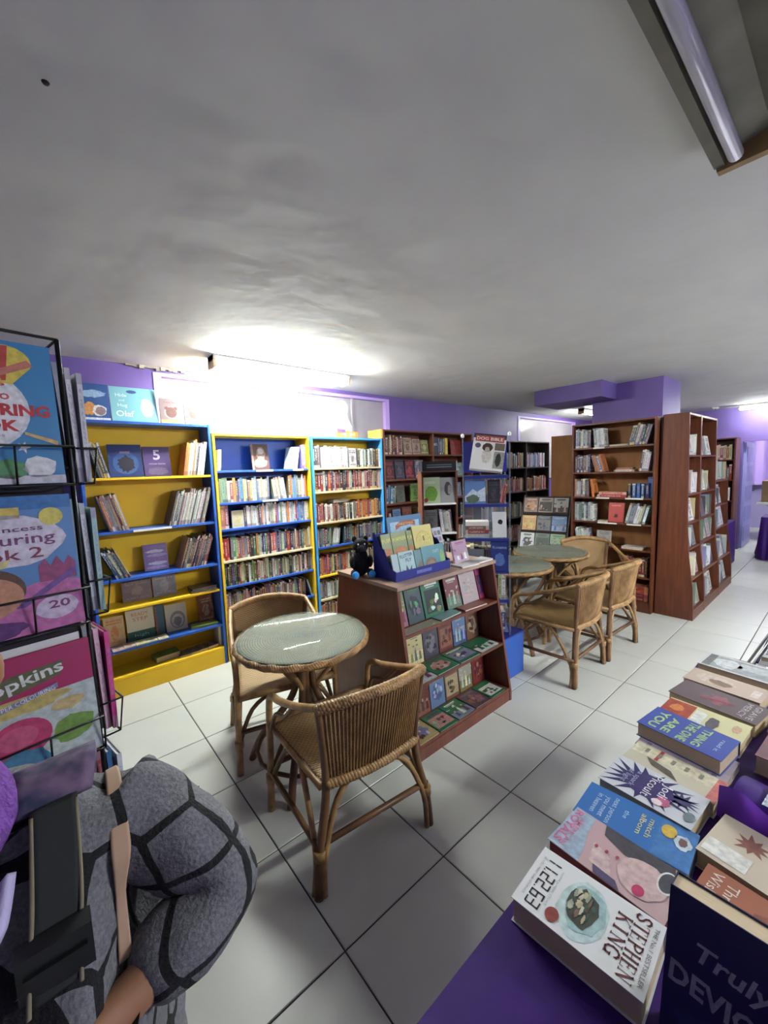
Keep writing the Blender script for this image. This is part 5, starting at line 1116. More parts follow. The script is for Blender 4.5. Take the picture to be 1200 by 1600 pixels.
print_shape(o, blob(.55, .74, .36, .2, 4, j=.1), (206, 172, 172), 3); print_shape(o, ell(.78, .76, .1, .045), (196, 50, 100), 4); print_shape(o, ell(.34, .9, .22, .075), (226, 220, 222), 4); print_shape(o, ell(.34, .9, .19, .06), (70, 72, 80), 5)
for k in range(3): print_shape(o, ell(.52 - .02 * k, .34 + .09 * k, .035, .014), (176, 60, 80), 4)
# 3 blue novel
o = on_table(.264, -.765, .115, .21, .036, 3, (44, 110, 190), (230, 220, 150), 'bright blue novel with yellow seal, half under the pink one')
print_shape(o, rect(0, .7, .98, 1), (60, 120, 190), 1); print_text(o, 'mitch\nalbom', .45, .60, .55, .13, (226, 214, 130)); print_text(o, 'the', .42, .42, .22, .045, (190, 220, 240)); print_text(o, 'next person\nyou meet\nin heaven', .5, .22, .75, .2, (190, 214, 240))
print_shape(o, ell(.28, .78, .16, .065), (206, 170, 60), 3, 'round_sticker'); print_shape(o, blob(.4, .9, .2, .08, 4), (190, 206, 220), 3); print_shape(o, blob(.4, .9, .12, .04, 5), (120, 90, 90), 4)
# 4 starburst novel
o = on_table(.392, -.762, .124, .19, .04, -4, (200, 202, 212), (60, 50, 110), 'white novel with jagged dark blue starburst cover')
print_shape(o, star(.5, .42, .62, .26, 17, 1.0, 3), (46, 44, 100), 1); print_shape(o, ell(.5, .46, .34, .26), (58, 46, 110), 2); print_shape(o, star(.42, .80, .24, .1, 11, .8, 5), (60, 56, 110), 1); print_shape(o, blob(.72, .66, .16, .08, 5), (190, 90, 130), 3); print_shape(o, blob(.8, .62, .1, .06, 7), (224, 200, 210), 4)
print_text(o, 'Jodi\nPicoult', .46, .56, .72, .24, (236, 234, 240), 4); print_text(o, 'a spark\nof light', .5, .26, .52, .17, (170, 176, 214), 4); print_shape(o, ell(.74, .93, .13, .05), (110, 130, 140), 4)
# 5 slim beige books below the blue-green one
o = on_table(.505, -.775, .10, .198, .034, -6, (196, 186, 164), (170, 60, 70), 'cream guidebook with red band and small pictures')
print_shape(o, rect(0, .0, .5, 1), (206, 196, 168), 1); print_shape(o, rect(0, .9, 1, 1), (200, 110, 104), 2); print_shape(o, rect(0, .28, .5, .32), (176, 50, 60), 2); print_shape(o, [(.5, .2), (.75, .3), (.9, .62), (.62, .5)], (96, 84, 76), 2)
for k in range(5): print_shape(o, rect(.15, .14 + .15 * k, .35, .18 + .15 * k), (130, 126, 110), 3)
on_table(.62, -.775, .12, .20, .022, -4, (176, 160, 180), (110, 100, 120), 'mauve paperback underneath the blue-green lettered book', plain=False)
o = on_table(.655, -.768, .128, .197, .040, -8, (64, 84, 176), (170, 206, 120), 'violet-blue paperback with blocky lime green title', z=TZ + .0225)
print_text(o, 'YOU', .5, .16, .8, .12, (166, 200, 130), bold=.03); print_text(o, 'ARE', .55, .32, .7, .1, (166, 200, 130), bold=.03); print_text(o, 'THE ONE', .5, .52, .88, .12, (166, 200, 130), bold=.03); print_text(o, 'THING', .5, .68, .8, .1, (166, 200, 130), bold=.03); print_text(o, 'read it', .5, .88, .5, .05, (190, 210, 236))
o = on_table(.80, -.775, .13, .202, .036, -4, (206, 200, 150), (150, 50, 40), 'cream comic annual with red picture strip')
print_shape(o, rect(.05, .0, 1, .36), (170, 66, 50), 1); print_shape(o, blob(.4, .16, .2, .1, 3), (206, 120, 60), 2); print_shape(o, rect(.2, .38, .9, .52), (210, 212, 206), 2); print_shape(o, blob(.55, .62, .34, .08, 5), (90, 84, 90), 2); print_shape(o, blob(.4, .88, .2, .06, 6), (200, 160, 130), 2)
o = on_table(.946, -.785, .13, .226, .04, -9, (98, 82, 88), (170, 110, 120), 'dusky brown novel with a red smear and pale block capitals')
print_shape(o, blob(.5, .42, .3, .14, 3, j=.4), (120, 96, 104), 1); print_shape(o, blob(.5, .52, .34, .12, 4, j=.4), (150, 92, 104), 2); print_shape(o, [(.62, .3), (.68, .34), (.5, .7), (.44, .66)], (150, 60, 76), 3); print_text(o, 'GRAVE', .5, .90, .8, .07, (196, 186, 186)); print_text(o, 'MERCY', .5, .80, .8, .07, (196, 186, 186))
o = on_table(1.088, -.78, .115, .21, .038, -6, (190, 166, 150), (140, 100, 90), 'sandy paperback with faded sleeping figure')
print_shape(o, blob(.5, .35, .36, .3, 5), (200, 180, 168), 1); print_shape(o, blob(.6, .45, .2, .18, 6), (140, 110, 96), 2); print_shape(o, rect(.3, .84, .8, .94), (214, 200, 196), 2)
o = on_table(1.247, -.79, .135, .21, .045, -5, (206, 208, 210), (120, 126, 130), 'white-bordered grey photograph book'); print_shape(o, rect(.06, .05, .94, .95), (150, 156, 160), 1); print_shape(o, blob(.5, .35, .36, .22, 4), (196, 200, 204), 2); print_shape(o, rect(.2, .5, .6, .9), (180, 184, 190), 2); print_shape(o, rect(.06, .05, .94, .16), (110, 112, 112), 2)
# second row
o = on_table(.34, -.985, .145, .215, .038, -9, (206, 190, 170), (150, 80, 80), 'cream novel with brown floral drawing and white label'); print_shape(o, rect(.62, .02, .92, .34), (222, 220, 214), 2, 'paper_label'); print_shape(o, star(.35, .28, .22, .1, 9, .7, 3), (140, 84, 76), 1); print_shape(o, blob(.2, .55, .18, .2, 4), (176, 120, 130), 1); print_shape(o, star(.6, .7, .3, .14, 11, .7, 6), (170, 130, 90), 1)
o = on_table(.198, -.985, .12, .20, .036, -6, (170, 96, 70), (230, 220, 210), 'rust-orange novel with white title, half behind the dark blue one'); print_text(o, 'Three\nWishes', .42, .16, .7, .2, (226, 216, 206)); print_shape(o, blob(.6, .6, .36, .3, 5), (150, 80, 60), 1)
on_table(.745, -1.01, .13, .20, .05, -5, (120, 86, 92), (170, 90, 100), 'thick mauve-brown novel beside the purple bag', plain=False)
on_table(.90, -1.015, .13, .20, .045, -4, (110, 30, 50), (170, 160, 170), 'maroon novel with film-wrapped cover in the second row', plain=False)
on_table(1.06, -1.02, .13, .20, .04, -4, (150, 150, 170), (90, 80, 110), 'grey-lilac novel in the second row', plain=False)
# upright dark blue novel
wd, hd, td = .14, .205, .036
M = Matrix.Translation((-.045, -.897, TZ + .002)) @ Matrix.Rotation(R(-90), 4, 'Z') @ Matrix.Rotation(R(-9), 4, 'X')
M = Matrix.Translation((0, 0, td * math.sin(R(9)))) @ M
o = hero_book(M, wd, hd, td, (30, 36, 84), (150, 150, 170), 'dark blue novel with silver lettering propped upright at the table corner')
print_text(o, 'Truly', .52, .66, .56, .16, (160, 162, 178), shear=.25, bold=.02); print_text(o, 'DEVIOUS', .52, .44, .95, .15, (150, 152, 168), bold=.03, ang=-.05); print_shape(o, blob(.45, .18, .4, .12, 4), (44, 54, 110), 1)
# bag with bubble wrap
bg = thing('gift_bag', 'purple gift bag lying open with bubble wrap inside', 'bag', (.535, -1.01, TZ), R(-6))
MB().grid(lambda a, b: Vector((-.085 + .17 * a + .012 * math.sin(5 * b + 3 * a), -.10 + .22 * b, .012 + .035 * math.sin(math.pi * a) * (0.6 + .4 * b) )), 12, 12).build('bag_back', M_PURP, bg)
MB().grid(lambda a, b: Vector((-.092 + .02 * math.sin(9 * b) * a, -.09 + .22 * b, .004 + .07 * a)), 4, 14).build('bag_side', mat('purple_film', (130, 70, 206), .25), bg)
MB().grid(lambda a, b: Vector((-.05 + .13 * a, -.085 + .15 * b, .055 + .022 * math.sin(math.pi * a) * math.sin(math.pi * b) + .003 * math.sin(55 * a) * math.sin(60 * b))), 44, 44).build('bubble_wrap', mat('bubble_film', (196, 204, 212), .12, spec=.8), bg)
# tiered wire stand beyond the end of the table
ts = thing('tiered_wire_stand', 'tiered grey wire stand holding pale books past the table end', 'display stand', (1.66, -.86, 0)); M_GW = mat('grey_wire', (150, 150, 150), .35, metal=.5)
TS = [(.62, -.03), (.80, .10), (.97, .23)]
for sx in (-.20, .20):
    MB().tube([(sx, .17, 0), (sx, .13, .60), (sx, -.10, 1.16)], .006, 8).build('side_rod', M_GW, ts); MB().tube([(sx, -.22, 0), (sx, -.16, .60), (sx, -.10, 1.16)], .006, 8).build('side_rod', M_GW, ts)
    MB().tube([(sx, .165, .08), (sx, -.21, .08)], .005, 8).build('side_rod', M_GW, ts)
for z, y in TS:
    MB().box(-.205, .205, .02 - y, .14 - y, z - .006, z).build('tier_tray', mat('clear_tray', (206, 208, 212), .2, alpha=.7), ts)
    MB().tube([(-.205, .142 - y, z), (.205, .142 - y, z)], .004, 6).build('tier_lip', M_BLACKM, ts)
for k, (z, y) in enumerate(TS):
    for j in range(2):
        c = [(120, 110, 96), (222, 222, 220), (206, 186, 130)][k]
        M = Matrix.Translation((1.66 + .19 - .20 * j, -.86 + .137 - y, z + .021)) @ Matrix.Rotation(R(0), 4, 'Z') @ Matrix(((-1, 0, 0, 0), (0, 0, -1, 0), (0, -1, 0, 0), (0, 0, 0, 1)))
        hero_book(M, .17, .115, .02, jit(c, 10), [(170, 150, 110), (60, 70, 66), (230, 220, 180)][k], '%s book lying on the %s tray of the wire stand' % (['brown', 'white', 'straw-coloured'][k], ['lowest', 'middle', 'top'][k]), 'books on the tiered wire stand', plain=False)

# ================================================================== BLACK WIRE RACK with colouring books
RZ = R(11); RX, RY = -.757, .29; HF = .15
WR = thing('wire_book_rack', 'tall black revolving wire rack holding colouring books', 'book rack', (RX, RY, 0), RZ); WM = TM((RX, RY, 0), RZ)
for sx in (-1, 1):
    for sy in (-1, 1): MB().tube([(sx * HF, sy * HF, .10), (sx * HF, sy * HF, 1.93)], .005, 8).build('upright_wire', M_BLACKM, WR)
MB().tube([(0, 0, .02), (0, 0, 1.96)], .018, 12).build('centre_pole', M_BLACKM, WR)
MB().lathe([(.26, 0), (.26, .012), (.03, .03), (.001, .03)], 28).build('base', M_BLACKM, WR)
for z in (.12, .42, .72, 1.02, 1.33, 1.64, 1.93): MB().tube([(-HF, -HF, z), (HF, -HF, z), (HF, HF, z), (-HF, HF, z)], .0035, 6, closed=True).build('hoop_wire', M_BLACKM, WR)
MB().box(-.135, .135, -.135, .135, .2, 1.86).build('gap_shade_box', mat('gap_shade_dark', (26, 20, 28), .7), WR)  # dark box added inside the wires so the gaps between books read black
TIER = [(1.60, .30), (1.275, .30), (.955, .28), (.62, .28), (.28, .28)]
for f in range(4):
    Mf = Matrix.Rotation(R(90 * f), 4, 'Z')
    for z, hh in TIER:
        p = MB()
        for zz, yy in ((0, 0), (.085, .012)):
            p.tube([Mf @ Vector((-.147, -HF, z + zz)), Mf @ Vector((-.147, -HF - .045 - yy, z + zz)), Mf @ Vector((.147, -HF - .045 - yy, z + zz)), Mf @ Vector((.147, -HF, z + zz))], .0025, 6)
        for xx in (-.147, -.045, .045, .147): p.tube([Mf @ Vector((xx, -HF, z)), Mf @ Vector((xx, -HF - .045, z)), Mf @ Vector((xx, -HF - .057, z + .085))], .0022, 6)
        p.build('wire_pocket', M_BLACKM, WR)
for sx in (-.1, -.03, .04): MB().box(HF * sx * 6 - .004, HF * sx * 6 + .004, -HF - .001, -HF + .001, 1.86, 1.92).build('price_clip', M_WHITE, WR)
def rack_book(f, z, w, h, t, c1, c2, label, dx=0.0, tilt=6, out=.04, **k):
    Mf = WM @ Matrix.Rotation(R(90 * f), 4, 'Z') @ Matrix.Translation((-w / 2 + dx, -HF - out, z + .004)) @ Matrix.Rotation(R(-tilt), 4, 'X')
    Mf = Matrix.Translation((0, 0, t * math.sin(R(tilt)))) @ Mf
    return hero_book(Mf, w, h, t, c1, c2, label, 'colouring books in the wire rack', white=True, **k)
o = rack_book(0, 1.60, .235, .30, .012, (40, 130, 190), (220, 220, 225), 'blue colouring book with hot-air balloon, in the rack\'s top pocket', tilt=4, dx=.012)
print_shape(o, ell(.36, .52, .44, .30), (206, 208, 214), 1); print_shape(o, ell(.36, .52, .41, .275), (222, 222, 226), 2)
print_text(o, 'Things', .44, .70, .42, .07, (206, 70, 70), 3, bold=.02); print_text(o, 'that Go', .46, .62, .42, .065, (206, 80, 76), 3, bold=.02); print_text(o, 'COLOURING', .50, .52, .88, .085, (206, 44, 50), 3, bold=.04); print_text(o, 'BOOK', .48, .41, .46, .08, (206, 44, 50), 3, bold=.04); print_text(o, '20 great pages\nto colour in', .38, .325, .45, .06, (90, 130, 180), 3)
bal = [(.66 + .19 * math.cos(R(a)), .86 + .11 * math.sin(R(a))) for a in range(-20, 201, 20)]; print_shape(o, bal + [(.62, .70), (.70, .70)], (214, 190, 60), 3)
print_shape(o, [(.60, .96), (.70, .965), (.66, .72), (.63, .72)], (190, 60, 50), 4); print_shape(o, [(.50, .92), (.56, .95), (.63, .73), (.61, .74)], (190, 60, 50), 4); print_shape(o, [(.82, .88), (.86, .84), (.60, .74), (.56, .77)], (196, 110, 90), 5)
print_shape(o, [(.74, .37), (.98, .31), (.97, .28), (.74, .35)], (214, 170, 100), 4); print_shape(o, blob(.20, .14, .16, .1, 3), (110, 70, 80), 3); print_shape(o, blob(.22, .14, .1, .07, 4), (170, 120, 90), 4); print_shape(o, blob(.6, .10, .16, .08, 5), (80, 150, 90), 3); print_shape(o, blob(.82, .12, .14, .09, 6), (214, 216, 220), 3); print_shape(o, rect(0, 0, 1, .06), (190, 190, 200), 3); print_shape(o, star(.72, .26, .05, .02, 5), (226, 226, 230), 4)
o = rack_book(0, 1.275, .24, .30, .012, (70, 130, 190), (226, 180, 200), 'sky-blue and pink princess colouring book in the second pocket', tilt=4, dx=.016)
print_shape(o, rect(0, .9, 1, 1), (40, 110, 180), 1); print_shape(o, rect(.0, .84, .62, .92), (206, 180, 70), 2); print_shape(o, blob(.45, .68, .5, .2, 3, j=.1), (206, 198, 216), 2); print_shape(o, ell(.84, .84, .09, .065), (214, 200, 80), 3)
print_text(o, 'My Princess', .46, .76, .62, .05, (110, 60, 110), 4, bold=.01); print_text(o, 'Colouring', .46, .68, .78, .10, (120, 60, 110), 4, bold=.01); print_text(o, 'Book 2', .44, .585, .62, .08, (140, 50, 80), 4, bold=.01)
print_shape(o, [(.0, .0), (1, .0), (1, .34), (.75, .38), (.4, .30), (0, .3)], (190, 96, 160), 1); print_shape(o, ell(.30, .34, .30, .17), (92, 60, 44), 3); print_shape(o, ell(.30, .30, .28, .15), (190, 128, 92), 4); print_shape(o, [(.12, .50), (.48, .50), (.52, .56), (.40, .53), (.30, .58), (.20, .53), (.08, .56)], (214, 200, 120), 5)
print_shape(o, [(.70, .36), (.98, .36), (.98, .48), (.93, .53), (.89, .47), (.84, .54), (.79, .47), (.75, .53), (.70, .48)], (150, 60, 110), 2); print_shape(o, [(.5, .2), (.58, .2), (.98, .40), (.98, .45)], (110, 70, 150), 3); print_shape(o, blob(.80, .16, .17, .09, 7, j=.1), (196, 176, 206), 4); print_text(o, '20', .82, .18, .16, .06, (120, 50, 100), 5, bold=.02); print_shape(o, blob(.3, .06, .3, .08, 8), (90, 40, 110), 4)
for e in (.22, .38): print_shape(o, ell(e, .30, .012, .012), (40, 30, 30), 5)
o = rack_book(0, .955, .245, .27, .016, (176, 30, 90), (220, 222, 220), 'pink-topped toy colouring book in the third pocket', tilt=5, dx=.02)
print_shape(o, rect(.0, .0, 1, .64), (176, 190, 190), 1); print_shape(o, blob(.4, .6, .45, .08, 3), (190, 170, 90), 2); print_text(o, 'Shopkins', .42, .78, .72, .13, (214, 214, 214), 4, bold=.02, ang=.14); print_shape(o, [(.02, .64), (.75, .76), (.78, .88), (.4, .86), (.05, .74)], (90, 96, 60), 2)
print_shape(o, [(.24, .58), (.72, .66), (.72, .70), (.24, .62)], (120, 130, 170), 3); print_text(o, 'SUPER COLOURING', .48, .64, .44, .035, (226, 226, 230), 4, ang=.14)
print_shape(o, ell(.42, .34, .22, .16), (196, 50, 104), 3); print_shape(o, ell(.40, .36, .14, .09), (206, 80, 124), 4); print_shape(o, blob(.40, .14, .24, .12, 5), (60, 120, 160), 4); print_shape(o, blob(.80, .28, .19, .13, 6), (110, 150, 60), 3); print_shape(o, blob(.10, .42, .10, .08, 7), (200, 130, 70), 3); print_shape(o, blob(.78, .5, .14, .06, 8), (196, 170, 110), 3)
o2 = rack_book(0, .955, .245, .285, .01, (220, 220, 220), (200, 200, 200), 'plain white sheet pad sticking up behind the pink book', tilt=5, dx=.008, out=.018)
rack_book(0, .62, .24, .27, .012, (60, 60, 100), (180, 160, 200), 'dark blue colouring book in the fourth pocket', plain=False)
side = [[((196, 198, 206), 'pale grey'), ((214, 216, 220), 'white'), ((150, 160, 180), 'blue-grey')], [((150, 196, 190), 'mint green'), ((206, 214, 216), 'silver white'), ((110, 160, 170), 'dull teal')], [((214, 60, 140), 'hot pink'), ((230, 180, 200), 'pale pink'), ((150, 150, 120), 'khaki')], [((206, 212, 220), 'white-blue'), ((60, 110, 170), 'blue'), ((170, 60, 60), 'red')]]
for tier in range(4):
    z, hh = TIER[tier]
    for k in range(3):
        c, nm = side[tier][2 - k]
        rack_book(1, z, .22, .285 - .012 * k, .011, c, jit((150, 140, 160)), '%s activity book seen edge-on in the rack\'s side pocket, tier %s' % (nm, ['one', 'two', 'three', 'four'][tier]), dx=-.012 * k, tilt=3 - 1.5 * k, out=.020 + .0125 * k, plain=False)
for f in (2, 3):
    for z, hh in TIER[:4]: rack_book(f, z, .22, .28, .014, jit((120, 120, 150), 60), (210, 200, 190), 'colouring book in the rear pockets of the wire rack', plain=False)

# ================================================================== PERSON in grey checked coat (only shoulder, arm and straps reach into view)
def skin_mesh(name, nodes, edges, m, parent=None, root=None, sub=2):
    ids = list(nodes); me = bpy.data.meshes.new(name)
    me.from_pydata([nodes[k][0] for k in ids], [(ids.index(a), ids.index(b)) for a, b in edges], [])
    o = bpy.data.objects.new(name, me); COL.objects.link(o)
    md = o.modifiers.new('skin', 'SKIN'); md.use_smooth_shade = True
    for k, sv in zip(ids, me.skin_vertices[0].data):
        r = nodes[k][1]; sv.radius = r if isinstance(r, tuple) else (r, r); sv.use_root = (k == root); sv.use_loose = False
    sb_ = o.modifiers.new('sub', 'SUBSURF'); sb_.levels = sub; sb_.render_levels = sub
    dg = bpy.context.evaluated_depsgraph_get(); dg.update()
    nm = bpy.data.meshes.new_from_object(o.evaluated_get(dg)); bpy.data.objects.remove(o); bpy.data.meshes.remove(me)
    nm.name = name; nm.materials.clear(); nm.materials.append(m)
    for p in nm.polygons: p.use_smooth = True
    return obj(name, nm, parent)
M_SKIN = mat('skin', (150, 106, 78), .55, var=.06, vscale=30)
def coat_material():
    m = bpy.data.materials.new('grey_checked_knit'); m.use_nodes = True; nt = m.node_tree; b = nt.nodes['Principled BSDF']; b.inputs['Roughness'].default_value = .95; q = NT(nt)
    tc = nod(nt, 'ShaderNodeTexCoord'); mp = nod(nt, 'ShaderNodeMapping'); mp.inputs['Scale'].default_value = (1.0, 1.0, 1.25); mp.inputs['Rotation'].default_value = (.5, .2, .4); nt.links.new(tc.outputs['Object'], mp.inputs[0])
    dn = nod(nt, 'ShaderNodeTexNoise'); dn.inputs['Scale'].default_value = 3; nt.links.new(mp.outputs[0], dn.inputs['Vector'])
    mx = nod(nt, 'ShaderNodeMix'); mx.data_type = 'RGBA'; mx.inputs[0].default_value = .06; nt.links.new(mp.outputs[0], mx.inputs[6]); nt.links.new(dn.outputs['Color'], mx.inputs[7])
    vo = nod(nt, 'ShaderNodeTexVoronoi'); vo.feature = 'DISTANCE_TO_EDGE'; vo.inputs['Scale'].default_value = 9.0; vo.inputs['Randomness'].default_value = .55; nt.links.new(mx.outputs[2], vo.inputs['Vector'])
    line = q.m('LESS_THAN', vo.outputs['Distance'], .052)
    fz = nod(nt, 'ShaderNodeTexNoise'); fz.inputs['Scale'].default_value = 190; fz.inputs['Detail'].default_value = 4; nt.links.new(tc.outputs['Object'], fz.inputs['Vector'])
    g = q.mix(fz.outputs['Fac'], lin((52, 54, 58)), lin((136, 136, 142)))
    nt.links.new(q.mix(line, g, lin((18, 18, 22))), b.inputs['Base Color'])
    bp = nod(nt, 'ShaderNodeBump'); bp.inputs['Strength'].default_value = .8; bp.inputs['Distance'].default_value = .004; nt.links.new(fz.outputs['Fac'], bp.inputs['Height']); nt.links.new(bp.outputs[0], b.inputs['Normal'])
    return m
M_COAT = coat_material()
P = {'pelvis': ((-.73, -.30, .78), (.12, .09)), 'waist': ((-.73, -.30, .92), (.11, .085)), 'chest': ((-.73, -.30, 1.04), (.10, .075)), 'collar': ((-.74, -.30, 1.13), (.05, .05)), 'neck': ((-.765, -.31, 1.23), .045), 'jaw': ((-.785, -.33, 1.30), (.05, .06)), 'skull': ((-.79, -.325, 1.385), (.072, .085)), 'crown': ((-.79, -.315, 1.44), (.05, .06)),
     'shL': ((-.60, -.315, 1.07), .036), 'elL': ((-.475, -.42, .955), .038), 'wrL': ((-.635, -.475, .945), .027), 'palmL': ((-.685, -.492, .94), (.022, .036)),
     'shR': ((-.87, -.285, 1.07), .036), 'elR': ((-.98, -.34, .93), .038), 'wrR': ((-.86, -.46, .86), .026), 'palmR': ((-.80, -.47, .86), (.02, .034)),
     'hipL': ((-.65, -.29, .72), .075), 'knL': ((-.64, -.30, .42), .052), 'anL': ((-.64, -.28, .08), .036), 'toeL': ((-.62, -.42, .03), .03), 'hipR': ((-.81, -.29, .72), .075), 'knR': ((-.82, -.30, .42), .052), 'anR': ((-.82, -.28, .08), .036), 'toeR': ((-.83, -.42, .03), .03)}
ED = [('pelvis', 'waist'), ('waist', 'chest'), ('chest', 'collar'), ('collar', 'neck'), ('neck', 'jaw'), ('jaw', 'skull'), ('skull', 'crown'), ('chest', 'shL'), ('shL', 'elL'), ('elL', 'wrL'), ('wrL', 'palmL'), ('chest', 'shR'), ('shR', 'elR'), ('elR', 'wrR'), ('wrR', 'palmR'),
      ('pelvis', 'hipL'), ('hipL', 'knL'), ('knL', 'anL'), ('anL', 'toeL'), ('pelvis', 'hipR'), ('hipR', 'knR'), ('knR', 'anR'), ('anR', 'toeR')]
for side_, s_ in (('L', -1), ('R', 1)):
    pm = Vector(P['palm' + side_][0])
    for k, (ln, dz) in enumerate(((.9, .03), (1.0, .01), (.95, -.01), (.78, -.03))):
        a = pm + Vector((s_ * .03, -.012 + 0, dz)); b_ = pm + Vector((s_ * (.03 + .034 * ln), -.02, dz * 1.15)); c_ = pm + Vector((s_ * (.03 + .05 * ln), .005, dz * 1.2))
        P['f%s%da' % (side_, k)] = (tuple(a), .0095); P['f%s%db' % (side_, k)] = (tuple(b_), .0085); P['f%s%dc' % (side_, k)] = (tuple(c_), .0075)
        ED += [('palm' + side_, 'f%s%da' % (side_, k)), ('f%s%da' % (side_, k), 'f%s%db' % (side_, k)), ('f%s%db' % (side_, k), 'f%s%dc' % (side_, k))]
    P['t%sa' % side_] = (tuple(pm + Vector((s_ * .005, -.035, .03))), .011); P['t%sb' % side_] = (tuple(pm + Vector((s_ * .035, -.045, .045))), .009)
    ED += [('palm' + side_, 't%sa' % side_), ('t%sa' % side_, 't%sb' % side_)]
person = skin_mesh('person', P, ED, M_SKIN, None, 'pelvis', 2)
tag(person, 'person in a grey coat with black checks, bag straps over the shoulder', 'person')
CP = {'hem': ((-.67, -.30, .54), (.25, .18)), 'pelvis': ((-.675, -.30, .74), (.235, .16)), 'waist': ((-.685, -.295, .90), (.205, .135)), 'chest': ((-.715, -.295, 1.05), (.16, .115)), 'collar': ((-.735, -.30, 1.15), (.09, .09)), 'col2': ((-.755, -.305, 1.20), (.068, .068)),
      'shL': ((-.575, -.325, 1.10), .074), 'armL': ((-.515, -.375, 1.03), .074), 'elL': ((-.470, -.42, .955), .072), 'foreL': ((-.54, -.44, .945), .062), 'cuffL': ((-.612, -.465, .940), .052),
      'shR': ((-.89, -.28, 1.10), .074), 'elR': ((-.98, -.34, .94), .068), 'cuffR': ((-.885, -.43, .875), .05)}
CE = [('hem', 'pelvis'), ('pelvis', 'waist'), ('waist', 'chest'), ('chest', 'collar'), ('collar', 'col2'), ('chest', 'shL'), ('shL', 'armL'), ('armL', 'elL'), ('elL', 'foreL'), ('foreL', 'cuffL'), ('chest', 'shR'), ('shR', 'elR'), ('elR', 'cuffR')]
coat = skin_mesh('coat', CP, CE, M_COAT, person, 'pelvis', 3)
dpt = coat.modifiers.new('folds', 'DISPLACE'); tx = bpy.data.textures.new('fold_noise', 'CLOUDS'); tx.noise_scale = .11; dpt.texture = tx; dpt.strength = .035; dpt.mid_level = .5
skin_mesh('trousers', {'w': ((-.73, -.30, .74), (.13, .1)), 'hl': ((-.65, -.29, .68), .085), 'kl': ((-.64, -.30, .42), .066), 'al': ((-.64, -.28, .09), .055), 'hr': ((-.81, -.29, .68), .085), 'kr': ((-.82, -.30, .42), .066), 'ar': ((-.82, -.28, .09), .055)},
          [('w', 'hl'), ('hl', 'kl'), ('kl', 'al'), ('w', 'hr'), ('hr', 'kr'), ('kr', 'ar')], mat('dark_trousers', (34, 34, 44), .9, var=.1), person, 'w')
for s_, x in (('L', -.63), ('R', -.825)): soft('shoe', mat('dark_shoe', (30, 28, 30), .6), person, [((x, -.36, .04), .05, .12, .04)], 3)
# face, hair, hat
soft('hair', mat('dark_hair', (26, 20, 20), .6), person, [((-.79, -.285, 1.39), .085, .075, .085)], 3)
soft('knit_hat', mat('lilac_knit', (190, 160, 206), .95, bump=.6, bscale=120), person, [((-.79, -.315, 1.445), .092, .098, .062)], 3)
for e in (-.028, .028): soft('eye', mat('eye_white', (230, 228, 224), .3), person, [((-.79 + e, -.408, 1.375), .012, .008, .008)])
soft('nose', M_SKIN, person, [((-.79, -.415, 1.345), .013, .016, .02)]); soft('mouth', mat('lips', (140, 76, 72), .5), person, [((-.787, -.395, 1.312), .022, .012, .006)])
for e in (-.08, .08): soft('ear', M_SKIN, person, [((-.79 + e, -.325, 1.37), .012, .018, .028)])
def ribbon(name, pts, width, m, thick=.006, across=Vector((1, 0, 0)), sub=8):
    """strap laid along points; across = width direction at each point (or one)"""
    Pn = [Vector(p) for p in pts]; ac = across if isinstance(across, list) else [across] * len(Pn); Q = []; A = []; n = len(Pn)
    ws = width if isinstance(width, list) else [width] * n; WW = []
    for k in range(n - 1):
        p0 = Pn[max(k - 1, 0)]; p1 = Pn[k]; p2 = Pn[k + 1]; p3 = Pn[min(k + 2, n - 1)]
        for j in range(sub):
            t = j / sub; Q.append(0.5 * ((2 * p1) + (p2 - p0) * t + (2 * p0 - 5 * p1 + 4 * p2 - p3) * t * t + (3 * p1 - p0 - 3 * p2 + p3) * t ** 3)); A.append((ac[k].lerp(ac[k + 1], t)).normalized()); WW.append(ws[k] * (1 - t) + ws[k + 1] * t)
    Q.append(Pn[-1]); A.append(ac[-1].normalized()); WW.append(ws[-1]); N = len(Q) - 1
    def fn(a, b): k = round(a * N); return Q[k] + A[k] * WW[k] * (b - .5)
    o = MB().grid(fn, N, 6).build(name, m, person); md = o.modifiers.new('thick', 'SOLIDIFY'); md.thickness = thick; md.offset = 0
    return o
def px(u, v, t): return CAM_POS + (CF + CR * ((u - 600) / 630.95) - CU * ((v - 800) / 630.95)) * t
M_CAMO = mat('patterned_strap_pad', (40, 46, 76), .85, rgb2=(112, 92, 116), vscale=34, detail=2)
M_STRAP = mat('black_webbing', (30, 34, 34), .8, var=.1); M_EDGE = mat('strap_piping', (120, 112, 92), .8); M_TANS = mat('tan_ribbon', (170, 140, 116), .7); M_LILS = mat('lilac_scarf', (186, 178, 216), .8, var=.1, vscale=14, bump=.3); M_PUKN = mat('purple_wool', (104, 60, 138), .95, var=.25, vscale=40, bump=.8, bscale=90)
from mathutils.bvhtree import BVHTree
_dg = bpy.context.evaluated_depsgraph_get(); _dg.update(); _bv = BVHTree.FromObject(coat, _dg)
def front(x, z, off):
    h = _bv.ray_cast(Vector((x, -1.2, z)), Vector((0, 1, 0))); return Vector((x, (h[0].y if h[0] else -.42) - off, z))
def above(x, y, off):
    h = _bv.ray_cast(Vector((x, y, 1.6)), Vector((0, 0, -1))); return Vector((x, y, (h[0].z if h[0] else 1.15) + off))
STR = [above(-.655, -.16, .010), above(-.655, -.215, .014), above(-.658, -.27, .016), above(-.661, -.325, .018), above(-.666, -.362, .018), front(-.670, 1.115, .018), front(-.676, 1.07, .018), front(-.680, 1.03, .018)]
ribbon('shoulder_pad', STR[:5], [.08, .09, .095, .095, .085], M_CAMO, .014, Vector((1, .1, 0)))
